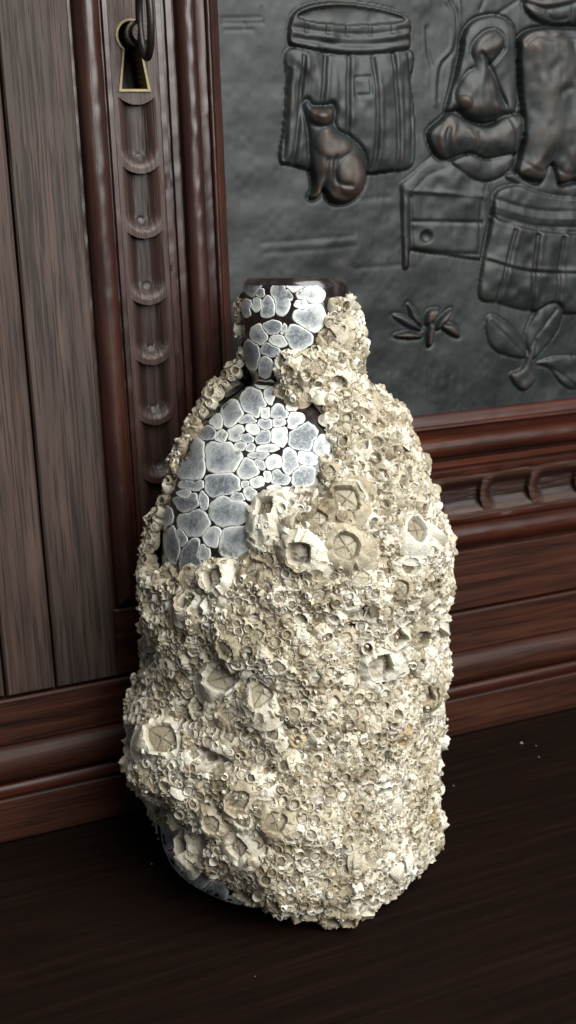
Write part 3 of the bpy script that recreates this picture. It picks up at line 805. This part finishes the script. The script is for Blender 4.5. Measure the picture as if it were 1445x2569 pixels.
# --- barnacle shapes
def barnacle(N, seed, ap=.46, ht=.8, dia=1.5, elong=1.2, jag=.10, fine=True, empty=False, lean=.0):
    g = np.random.default_rng(seed)
    a = np.linspace(0, 2*math.pi, N, endpoint=False)
    ph = g.uniform(0, 6.28)
    seam = np.abs(np.sin(3*a+ph+.25*np.sin(2*a+g.uniform(0, 6))))
    plate = 0.92+.08*np.minimum(1, seam*2.6)
    ribs = 1+.045*np.sin(a*g.integers(13, 19)+g.uniform(0, 6))+.03*g.standard_normal(N) if fine else 1+.05*g.standard_normal(N)
    oval = 1+.10*np.sin(2*a+g.uniform(0, 6))+.06*np.sin(3*a+g.uniform(0, 6))
    apr = ap/(np.abs(np.cos(a))**dia+np.abs(np.sin(a))**dia)**(1/dia)*np.where(np.ones(N) > 0, 1+(elong-1)*np.sin(a)**2, 1)
    apr = apr*(1+.022*g.standard_normal(N))*1.10
    rz = jag*(np.convolve(np.tile(g.standard_normal(N), 3), [.25, .5, .25], 'same')[N:2*N]*1.3)+.06*np.cos(a+g.uniform(0, 6))
    pi_ = np.floor((3*a+ph)/math.pi).astype(int) % 6
    dzp = (.07*g.standard_normal(6))[pi_]; drp = (1+.055*g.standard_normal(6))[pi_]
    if fine:
        rz = rz+dzp-.06*(seam < .22); plate = plate*drp
        lowf = np.convolve(np.tile(g.standard_normal(N), 3), np.ones(3)/3, 'same')[N:2*N]
        ribs = ribs+.045*lowf
    rings = []
    def ring(r, z, ins): rings.append((r, np.broadcast_to(z, (N,)), ins))
    base = 1.12*oval
    if fine: ring(base*1.30, -.55, 0)
    ring(base*(plate*ribs if not fine else .5+.5*plate*ribs), -.45 if not fine else -.2, 0)
    if fine: ring(base*.96*plate*ribs, .05, 0)
    ring(base*.84*(.5+.5*plate)*ribs, .34*ht, 0)
    if fine: ring((base*.70*(.4+.6*plate)*ribs+apr*.15), .68*ht, 0)
    ring(np.maximum(apr+.13*plate, .62*base*plate*.8), ht*.94+rz, 0)
    ring(apr+.03, ht+rz, 0)
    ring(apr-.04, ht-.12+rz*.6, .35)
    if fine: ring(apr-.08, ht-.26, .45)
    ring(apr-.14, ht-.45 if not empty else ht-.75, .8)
    nr = len(rings)
    V = [np.stack([r*np.cos(a), r*np.sin(a), z], 1) for r, z, i in rings]
    V.append(np.array([[0, 0, (ht-.45 if not empty else ht-.8)]]))
    V = np.concatenate(V)
    V[:, 0] += lean*np.clip(V[:, 2], 0, 2)
    ins = np.concatenate([np.full(N, i) for _, _, i in rings]+[[1.0]])
    F4 = grid_faces(nr, N, True)
    j = np.arange(N)
    F3 = np.stack([(nr-1)*N+j, (nr-1)*N+(j+1) % N, np.full(N, nr*N)], 1)
    Ft = np.concatenate([F4[:, [0, 1, 2]], F4[:, [0, 2, 3]], F3])
    return V, Ft, ins, (a, apr, ht)
def operculum(a, apr, ht, seed):
    g = np.random.default_rng(seed+900)
    N = len(a); R = [1.0, .86, .55, .3, .12]
    V, ins = [], []
    tw = g.uniform(-.15, .15)
    for f in R:
        r = (apr-.07)*f
        x, y = r*np.cos(a), r*np.sin(a)
        s1 = np.exp(-((x+tw*y)/.028)**2); s2 = np.exp(-((y-.10*np.abs(x))/.028)**2)
        gro = np.maximum(s1, .8*s2)
        z = ht-.30+.17*(1-f)-.05*gro
        V.append(np.stack([x, y, z], 1)); ins.append(np.clip(gro*.9+(1.0 if f == 1 else .12 if f == .8 else 0), 0, 1))
    V = np.concatenate(V+[np.array([[0, 0, ht-.13]])]); ins = np.concatenate(ins+[[.6]])
    nr = len(R); F4 = grid_faces(nr, N, True); j = np.arange(N)
    F3 = np.stack([(nr-1)*N+j, (nr-1)*N+(j+1) % N, np.full(N, nr*N)], 1)
    return V, np.concatenate([F4[:, [0, 1, 2]], F4[:, [0, 2, 3]], F3]), ins
def tint_of(ins, tone, white=0.0):
    t = np.zeros((len(ins), 4), np.float32); t[:, 0] = tone; t[:, 1] = ins; t[:, 2] = white; t[:, 3] = 1
    return t
BIG = []
for k in range(14):
    ap = .50+.025*(k % 5); emp = k in (2, 4, 9, 11, 13)
    Vb, Fb, ins, info = barnacle(48, 40+k, ap=ap, ht=.42+.05*(k % 6), jag=.045, dia=(1.12, 1.3, 1.7)[k % 3], elong=1+.11*(k % 4), empty=emp, lean=.1*((k % 3)-1))
    me = {m: mesh_np('barnacle', Vb, Fb, M[m], smooth=True, attrs={'tint': tint_of(ins, .3)}, sharp=44, link=False) for m in ('shell', 'white', 'orange')}
    op = None
    if not emp:
        Vo, Fo, io = operculum(*info, k)
        Vo[:, 0] += .1*((k % 3)-1)*np.clip(Vo[:, 2], 0, 2)
        op = mesh_np('operculum', Vo, Fo, M['plate'], smooth=True, attrs={'tint': tint_of(io, .3)}, sharp=40, link=False)
    BIG.append((me, op))
SMALL = []
def cup(seed, N=12, openhole=False):
    """small crowded barnacle: low tube with a pale lip, closed by its plates a little below the lip"""
    g = np.random.default_rng(seed)
    a = np.linspace(0, 2*math.pi, N, endpoint=False)
    ov = 1+.10*np.sin(2*a+g.uniform(0, 6))+.06*g.standard_normal(N)
    dm = 1/(np.abs(np.cos(a))**1.5+np.abs(np.sin(a))**1.5)**(1/1.5)
    rz = .10*g.standard_normal(N)+.12*np.cos(a+g.uniform(0, 6))
    ht = g.uniform(.35, .75); ap = g.uniform(.50, .68)
    c = -.55 if openhole else g.uniform(-.16, .02)
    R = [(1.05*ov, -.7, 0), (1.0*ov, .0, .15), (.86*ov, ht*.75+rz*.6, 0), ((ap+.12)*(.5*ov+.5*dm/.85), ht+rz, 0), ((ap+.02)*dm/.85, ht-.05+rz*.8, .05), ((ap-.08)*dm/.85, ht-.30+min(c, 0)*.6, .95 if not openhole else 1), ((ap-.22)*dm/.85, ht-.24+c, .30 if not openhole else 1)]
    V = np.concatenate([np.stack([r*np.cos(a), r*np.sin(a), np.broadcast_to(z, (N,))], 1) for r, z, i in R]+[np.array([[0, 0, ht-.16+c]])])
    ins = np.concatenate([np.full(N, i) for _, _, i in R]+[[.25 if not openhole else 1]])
    nr = len(R); F4 = grid_faces(nr, N, True); j = np.arange(N)
    F3 = np.stack([(nr-1)*N+j, (nr-1)*N+(j+1) % N, np.full(N, nr*N)], 1)
    return V, np.concatenate([F4[:, [0, 1, 2]], F4[:, [0, 2, 3]], F3]), ins
for k in range(24): SMALL.append(cup(300+k, openhole=(k % 5 in (0, 2))))
def shard(seed):
    """broken shell piece: a thick irregular flake"""
    g = np.random.default_rng(seed); N = 7
    a = np.sort(g.uniform(0, 6.28, N)*.25+np.linspace(0, 6.28, N, endpoint=False)*.75+.2)
    r = g.uniform(.6, 1.1, N); el = g.uniform(.5, .9)
    lo = np.stack([r*np.cos(a), r*np.sin(a)*el, np.full(N, -.4)], 1)
    hi = np.stack([r*.85*np.cos(a)+.1, r*.8*np.sin(a)*el, .25+.35*g.random(N)], 1)
    V = np.concatenate([lo, hi, [[0.05, 0, .5+.3*g.random()]]])
    j = np.arange(N); j2 = (j+1) % N
    F = np.concatenate([np.stack([j, j2, N+j2], 1), np.stack([j, N+j2, N+j], 1), np.stack([N+j, N+j2, np.full(N, 2*N)], 1)])
    return V, F, np.zeros(len(V))
SH = [shard(700+k) for k in range(14)]

BLEACH = [(1010, 1625, 95, 85), (1085, 1345, 55, 55), (1000, 2180, 55, 45), (730, 1300, 50, 50), (520, 1522, 40, 30), (950, 2325, 60, 30), (905, 800, 40, 50), (980, 1990, 40, 60), (1100, 1785, 35, 35), (610, 1690, 45, 30), (390, 1890, 60, 50), (700, 1250, 50, 25)]
def bleach(p):
    x, y, _ = project(p)
    return sum(.75*np.exp(-((x-a)/c)**2-((y-b)/d)**2) for a, b, c, d in BLEACH)
def frame(nv, spin, tilt=0.0, tdir=0.0):
    nv = nv/np.linalg.norm(nv)
    a = np.cross(AX, nv); 
    if np.linalg.norm(a) < 1e-3: a = E2.copy()
    a /= np.linalg.norm(a); b = np.cross(nv, a)
    if tilt:
        nv = nv+math.tan(tilt)*(math.cos(tdir)*a+math.sin(tdir)*b); nv /= np.linalg.norm(nv)
        a = a-nv*(a @ nv); a /= np.linalg.norm(a); b = np.cross(nv, a)
    x = math.cos(spin)*a+math.sin(spin)*b; y = np.cross(nv, x)
    return np.stack([x, y, nv], 1)

# poisson placement with a hash
cellsz = .004
hashg = {}
def clash(p, r, k=.80):
    c = np.floor(p/cellsz).astype(int)
    n = int(math.ceil((r+.009)/cellsz))
    for i in range(-n, n+1):
        for j in range(-n, n+1):
            for l in range(-n, n+1):
                for q, s in hashg.get((c[0]+i, c[1]+j, c[2]+l), ()):
                    if np.linalg.norm(p-q) < (r+s)*k: return True
    return False
def put(p, r): hashg.setdefault(tuple(np.floor(p/cellsz).astype(int)), []).append((p, r))

PM = FPX/.455            # photograph pixels per metre near the front of the bottle
visf = vis & (T > .0012)
vi, vj = np.nonzero(visf)
vx, vy = spx[visf], spy[visf]
def at_px(x, y):
    k = np.argmin((vx-x)**2+(vy-y)**2 + 0*vx); return vi[k], vj[k]
LIST = []     # (pos, frame, radius, mesh kind, variant, operculum?)
# the large ones one can recognise: x, y, shell radius (px), variant, kind
SPEC = [(868, 1255, 74, 1, 'shell'), (800, 1300, 50, 0, 'shell'), (860, 1372, 70, 5, 'shell'), (755, 1388, 62, 4, 'shell'), (665, 1282, 66, 0, 'shell'), (660, 1352, 46, 3, 'shell'),
        (640, 1430, 52, 6, 'shell'), (540, 1452, 60, 4, 'shell'), (470, 1512, 48, 9, 'shell'), (560, 1700, 70, 7, 'shell'), (655, 1742, 58, 3, 'shell'), (500, 1772, 52, 14-5, 'shell'),
        (950, 1668, 62, 4, 'white'), (995, 1600, 46, 9, 'shell'), (1048, 1598, 42, 4, 'shell'), (1030, 1420, 46, 2, 'shell'), (1066, 1742, 46, 9, 'shell'), (405, 1855, 74, 7, 'shell'),
        (600, 2008, 58, 6, 'shell'), (690, 2062, 56, 1, 'shell'), (605, 2125, 62, 0, 'shell'), (608, 2055, 40, 2, 'shell'), (600, 2262, 52, 4, 'shell'), (450, 2115, 56, 9, 'shell'), (530, 2065, 46, 5, 'shell'),
        (745, 1856, 26, 4, 'orange'), (628, 1722, 30, 9, 'orange'), (826, 846, 44, 0, 'shell'), (872, 842, 38, 9, 'shell'), (706, 905, 36, 1, 'shell'), (756, 906, 34, 3, 'shell'), (802, 916, 38, 6, 'shell'), (853, 900, 34, 4, 'shell'),
        (845, 960, 42, 2, 'shell'), (705, 988, 30, 3, 'shell'), (745, 985, 30, 7, 'shell'), (1040, 1335, 60, 10, 'white'), (800, 1490, 40, 6, 'shell'), (755, 1550, 30, 2, 'shell'), (700, 1500, 30, 8, 'shell'),
        (790, 1700, 34, 2, 'shell'), (570, 1630, 40, 7, 'shell'), (1000, 1480, 44, 8, 'shell'), (835, 2325, 38, 4, 'shell'), (880, 2325, 32, 9, 'shell'), (1080, 2040, 34, 4, 'orange'), (820, 2040, 24, 9, 'orange'), (470, 1440, 40, 5, 'shell'), (420, 1450, 44, 6, 'shell'), (575, 1790, 44, 1, 'shell'),
        (730, 1640, 28, 6, 'shell'), (650, 1590, 34, 0, 'shell'), (700, 1670, 32, 3, 'shell'), (905, 1450, 36, 3, 'shell'), (930, 1390, 30, 9, 'shell'), (640, 1180, 0, 0, ''), (830, 1190, 32, 10, 'shell'), (960, 1190, 28, 9, 'shell'), (900, 1170, 26, 4, 'shell'), (940, 1110, 30, 5, 'shell')]
for x, y, rpx, var, kind in SPEC:
    if not kind: continue
    i, j = at_px(x, y); r = rpx/(FPX/sdp[i, j]); p = SV[i, j]
    rr = r/1.12
    put(p, rr*.8)
    LIST.append((p-SN[i, j]*rr*.10, frame(SN[i, j]*.75+(CPOS-p)/np.linalg.norm(CPOS-p)*.25, rng.uniform(0, 6.28), rng.uniform(.05, .25), rng.uniform(0, 6.28)), rr, kind, var))
SHARDS = [(515, 1522, 34), (1100, 1590, 52), (1085, 1340, 50), (1100, 1785, 36), (990, 2195, 40), (1022, 2165, 32), (935, 2325, 44), (965, 2330, 34), (993, 2022, 32), (962, 1955, 26), (735, 2056, 20), (700, 1255, 40), (730, 1310, 36), (715, 1330, 30), (930, 1720, 28), (610, 1690, 30), (1120, 1500, 32), (1060, 1500, 40), (1085, 1640, 30), (560, 1510, 24), (450, 1990, 30), (1010, 1680, 34), (1100, 1700, 30), (505, 1960, 28), (925, 830, 24), (905, 790, 24), (800, 1010, 28)]
shl = []
for x, y, rpx in SHARDS:
    i, j = at_px(x, y); r = rpx/(FPX/sdp[i, j]); p = SV[i, j]
    put(p, r*.7); shl.append((p+SN[i, j]*r*.05, frame(SN[i, j], rng.uniform(0, 6.28), .3, rng.uniform(0, 6.28)), r))

# random cover, big to small
ok = (T > .0016) & (np.abs(TT) < 2.2)
ci, cj = np.nonzero(ok)
warea = (OUTR*np.gradient(ths)[None, :])[ok]; warea = warea/warea.sum()
small = []
def ring_noise(p): return float(vnoise(p[None], 45, 77)[0])
for rmin, rmax, tries in ((.0036, .0048, 260), (.0026, .0036, 3600), (.0019, .0026, 9000), (.0014, .0019, 24000), (.0009, .0014, 24000)):
    pick = rng.choice(len(ci), tries, p=warea)
    for k in pick:
        i, j = ci[k], cj[k]
        p = SV[i, j]; r = rng.uniform(rmin, rmax)
        if T[i, j] < r*.45 or (TT[i, j] < -1.0 and yh[i, j] > 2035): continue
        if clash(p, r, (.80 if rmin > .002 else .70)): continue
        put(p, r)
        nn = SN[i, j]
        big = r > .00265
        fr_ = frame(nn, rng.uniform(0, 6.28), rng.uniform(0, .45), rng.uniform(0, 6.28))
        small.append((p, fr_, r, (i, j)))
# the 300 largest in view are parts of their own
def score(s):
    i, j = s[3]; return s[2]*(1 if vis[i, j] else .05)
small.sort(key=score, reverse=True)
nbig = 298-len(LIST)
for p, fr_, r, ij in small[:nbig]:
    kind = rng.choice(['shell', 'shell', 'shell', 'shell', 'shell', 'white', 'orange'], p=[.2, .2, .2, .2, .12, .06, .02])
    LIST.append((p-fr_[:, 2]*r*.1, fr_, r, kind, int(rng.integers(0, 14))))
rest = small[nbig:]
for p, fr_, r, kind, var in LIST:
    for q in range(int(rng.integers(3, 8)) if r > .0032 else int(rng.integers(0, 3))):
        f = rng.uniform(0, 6.28); dr_ = np.array([math.cos(f), math.sin(f)]); rr = rng.uniform(.0008, .0015)
        n_ = fr_ @ np.array([dr_[0]*.6, dr_[1]*.6, .8])
        rest.append((p+fr_ @ np.array([dr_[0]*.86, dr_[1]*.86, .25])*r, frame(n_, rng.uniform(0, 6.28), .3, rng.uniform(0, 6.28)), rr, None))
bn = 0
for p, fr_, r, kind, var in LIST:
    me, op = BIG[var % 14]
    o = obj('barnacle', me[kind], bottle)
    m = Matrix.Identity(4)
    sc = r*rng.uniform(.95, 1.05); hz_ = rng.uniform(.62, 1.0)
    for a in range(3):
        m[a][0], m[a][1], m[a][2], m[a][3] = fr_[a, 0]*sc, fr_[a, 1]*sc, fr_[a, 2]*sc*hz_, p[a]-BASE[a]
    o.matrix_basis = m
    if op is not None:
        q = obj('operculum', op, o)
for k, (p, fr_, r) in enumerate(shl):
    Vv, Ff, ii = SH[k % 14]
    me = mesh_np('shell_shard', Vv, Ff, M['white'], smooth=True, sharp=62, attrs={'tint': tint_of(ii, .3)}, link=False)
    o = obj('shell_shard', me, bottle)
    m = Matrix.Identity(4)
    for a in range(3):
        m[a][0], m[a][1], m[a][2], m[a][3] = fr_[a, 0]*r, fr_[a, 1]*r, fr_[a, 2]*r*.7, p[a]-BASE[a]
    o.matrix_basis = m

# curled remains of broken barnacle walls
for x, y, rp, a0, a1 in ((470, 1512, 30, 2.2, 4.9), (500, 1775, 32, 1.9, 4.4), (535, 1452, 34, 2.0, 4.6), (868, 1252, 48, -.4, 2.2), (395, 1850, 44, 1.2, 3.6), (755, 1390, 40, 3.4, 5.6), (598, 2010, 34, 1.2, 5.0), (1066, 1742, 36, -1.2, 1.2)):
    i, j = at_px(x, y); k_ = sdp[i, j]/FPX
    n_ = SN[i, j]*.6+(CPOS-SV[i, j])/np.linalg.norm(CPOS-SV[i, j])*.4; n_ /= np.linalg.norm(n_)
    a_ = np.cross(AX, n_); a_ /= np.linalg.norm(a_); b_ = np.cross(n_, a_)
    V = []
    aa = np.linspace(a0, a1, 22)
    for q, an in enumerate(aa):
        e = math.sin(math.pi*(q+.6)/22.2)**.5
        for rr_, hh_ in ((1.12, -.0015), (1.10, .0014), (1.02, .0026*e+.0006), (.90, .0024*e+.0006), (.86, .0008), (.86, -.0015)):
            rr2 = rp*k_*rr_*(1+.05*math.sin(an*7+x))
            V.append(SV[i, j]+a_*math.cos(an)*rr2+b_*math.sin(an)*rr2*1.05+n_*(hh_+.0003*math.sin(an*13+y)))
    V = np.array(V); t_ = np.zeros((len(V), 4), np.float32); t_[:, 0] = .55; t_[:, 3] = 1
    t_[4::6, 1] = .7; t_[5::6, 1] = 1
    B(mesh_np('broken_shell_wall', V, grid_faces(22, 6), M['shell'], bottle, smooth=True, sharp=50, attrs={'tint': t_}))

# small barnacles and grit, joined
VV, FF, TI = [], [], []; off = 0
for p, fr_, r, ij in rest:
    Vb, Fb, ins = SMALL[int(rng.integers(0, 24))]
    v = (Vb*np.array([1, 1, rng.uniform(.7, 1.5)])) @ fr_.T*r+p-fr_[:, 2]*r*.15
    VV.append(v); FF.append(Fb+off); TI.append(tint_of(ins, rng.random(), min(1, max(0, rng.normal(-.25, .35))+float(bleach(p))))); off += len(v)
gi = rng.choice(len(ci), 2200, p=warea)
for k in gi:
    i, j = ci[k], cj[k]
    Vb, Fb, ins = SH[int(rng.integers(0, 14))]
    r = rng.choice([.0006, .0009, .0013], p=[.5, .35, .15])*rng.uniform(.8, 1.2)
    fr_ = frame(SN[i, j], rng.uniform(0, 6.28), rng.uniform(0, 1.0), rng.uniform(0, 6.28))
    v = Vb @ fr_.T*r+CV[i, j]+SN[i, j]*r*rng.uniform(0, 1.4)
    VV.append(v); FF.append(Fb+off); TI.append(tint_of(ins, rng.random(), max(0, rng.normal(-.2, .4)))); off += len(v)
VV = np.concatenate(VV); VV[:, 2] = np.maximum(VV[:, 2], .0004)
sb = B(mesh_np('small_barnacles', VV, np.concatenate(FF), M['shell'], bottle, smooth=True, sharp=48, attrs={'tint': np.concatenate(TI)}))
sb['kind'] = 'stuff'
print('barnacles', len(LIST), 'small', len(rest), 'tris', sum(len(f) for f in FF))

# --- pale scars of lost barnacles on the bare glass: (x, y, half width, half height) in photograph pixels
z4 = [(565, 150, 45, 75), (735, 235, 58, 88), (830, 150, 62, 45), (910, 225, 70, 62), (650, 290, 42, 60), (590, 270, 32, 42), (530, 297, 27, 47), (905, 350, 82, 82), (605, 470, 48, 66), (690, 415, 58, 36), (745, 425, 22, 32), (715, 490, 50, 42), (840, 470, 72, 66), (665, 545, 52, 42), (565, 570, 47, 82), (640, 650, 36, 60), (780, 215, 25, 35), (860, 265, 45, 30), (600, 205, 30, 30),
      (640, 755, 48, 26), (575, 865, 72, 78), (665, 815, 28, 52), (640, 922, 32, 36), (725, 925, 58, 42), (440, 935, 62, 72), (815, 980, 58, 47), (530, 975, 47, 32), (640, 997, 42, 36), (718, 985, 38, 30), (565, 1022, 36, 36), (468, 1057, 58, 47), (630, 1072, 52, 47), (525, 1085, 42, 30), (725, 1070, 52, 56), (865, 1082, 84, 84), (972, 1130, 48, 62), (490, 1130, 40, 26), (555, 1135, 35, 25), (645, 1140, 62, 26), (598, 1185, 58, 36), (365, 1070, 42, 42), (300, 1060, 62, 42), (695, 1232, 52, 42), (795, 1225, 54, 72), (900, 1200, 58, 42), (605, 1242, 42, 30), (535, 1268, 58, 62), (650, 1312, 28, 32), (725, 1320, 58, 42), (580, 1338, 46, 38), (372, 1200, 118, 112), (205, 1235, 80, 135), (385, 1365, 104, 82), (205, 1365, 74, 40), (520, 1360, 26, 26), (860, 1305, 70, 62), (460, 1432, 50, 38), (345, 985, 36, 44), (160, 1425, 50, 30), (725, 1385, 60, 22), (800, 900, 30, 30)]
z5 = [(495, 310, 82, 75), (612, 320, 36, 74), (540, 475, 108, 100), (785, 380, 120, 135), (830, 590, 105, 115), (668, 565, 62, 72), (450, 575, 40, 75), (520, 705, 80, 132), (390, 620, 48, 115), (940, 250, 45, 45), (610, 690, 40, 60), (345, 420, 40, 60)]
SC = [(400+x/2.408, 650+y/2.408, a/2.408, b/2.408) for x, y, a, b in z4]+[(300+x/2.89, 1150+y/2.89, a/2.89, b/2.89) for x, y, a, b in z5]
SC += [(430, 2105, 34, 40), (440, 2160, 44, 48), (478, 2212, 46, 44), (520, 2255, 50, 40), (570, 2288, 50, 36), (622, 2312, 46, 32), (675, 2330, 40, 26)]
SA = np.array(SC)
def hit_glass(px, py):
    d = rays(px, py); d = d/np.linalg.norm(d, axis=-1, keepdims=True)
    ts = np.linspace(.36, .56, 420)
    P_ = CPOS+d[..., None, :]*ts[:, None]
    q = P_-BASE; h = q @ AX; rad = np.linalg.norm(q-h[..., None]*AX, axis=-1)
    f = rad-r_glass(np.clip(h, 0, HT))+np.where(h < 0, -h, 0)
    ins = f < 0
    first = np.where(ins.any(-1), ins.argmax(-1), f.argmin(-1))
    idx = np.maximum(first, 1)
    f1 = np.take_along_axis(f, idx[..., None], -1)[..., 0]; f0 = np.take_along_axis(f, idx[..., None]-1, -1)[..., 0]
    w = np.where(ins.any(-1), f0/np.maximum(1e-9, f0-f1), 1.0)
    t = ts[idx-1]+(ts[idx]-ts[idx-1])*w
    Pp = CPOS+d*t[..., None]
    q = Pp-BASE; h = q @ AX; n = q-h[..., None]*AX; n /= np.linalg.norm(n, axis=-1, keepdims=True)
    h = np.clip(h, .0005, HT-.003)
    Pp = BASE+AX*h[..., None]+n*r_glass(h)[..., None]
    return Pp, n
NA = 30
ang = np.linspace(0, 2*math.pi, NA, endpoint=False)
def metric(x, y):
    q_ = np.stack([x, y, 0*x], -1); w1 = (vnoise(q_, .045, 61)-.5)*13+(vnoise(q_, .14, 63)-.5)*5; w2 = (vnoise(q_, .045, 62)-.5)*13+(vnoise(q_, .14, 64)-.5)*5
    x = x+w1; y = y+w2
    return ((x[..., None]-SA[:, 0])/SA[:, 2])**2+((y[..., None]-SA[:, 1])/SA[:, 3])**2
for k, (cx, cy, a, b) in enumerate(SC):
    fr_ = np.linspace(.1, 1.32, 48)
    X = cx+np.cos(ang)[:, None]*a*fr_; Y = cy+np.sin(ang)[:, None]*b*fr_
    m = metric(X, Y); own = m[..., k]; oth = np.where(np.arange(len(SC)) == k, 9e9, m).min(-1)
    bad = own > oth
    lim = np.where(bad.any(1), fr_[bad.argmax(1)]-.03, fr_[-1]*(1+.05*np.sin(ang*5+k)))
    lim = np.clip(lim, .25, 2)
    lim = .25*np.roll(lim, 1)+.5*lim+.25*np.roll(lim, -1)
    gap = .62/math.hypot(a, b)*1.4
    lim = np.maximum(.2, lim-gap)*(1+.025*rng.standard_normal(NA))
    rad = [(1.0, .00004, .75), (.965, .00028, 1.0), (.90, .00034, .95), (.83, .00028, .55), (.62, .00024, .30), (.30, .00024, .12)]
    V, rim = [], []
    for f, up, rr in rad:
        Pp, n = hit_glass(cx+np.cos(ang)*a*lim*f, cy+np.sin(ang)*b*lim*f)
        V.append(Pp+n*up); rim.append(np.full(NA, rr))
    Pp, n = hit_glass(np.array([cx]), np.array([cy])); V.append(Pp+n*.00024); rim.append([0.0])
    V = np.concatenate(V); rim = np.concatenate(rim)
    rim = rim**rng.uniform(.45, 1.3)
    small_ = max(0, 1-max(a, b)/34.0)
    rim = np.clip(rim+small_*.42, 0, 1)
    nr = len(rad); j = np.arange(NA)
    F4 = grid_faces(nr, NA, True); F3 = np.stack([(nr-1)*NA+j, (nr-1)*NA+(j+1) % NA, np.full(NA, nr*NA)], 1)
    B(mesh_np('barnacle_scar', V, [F4[:, ::-1], F3[:, ::-1]], M['scar'], bottle, attrs={'rim': rim}, smooth=True, sharp=55))
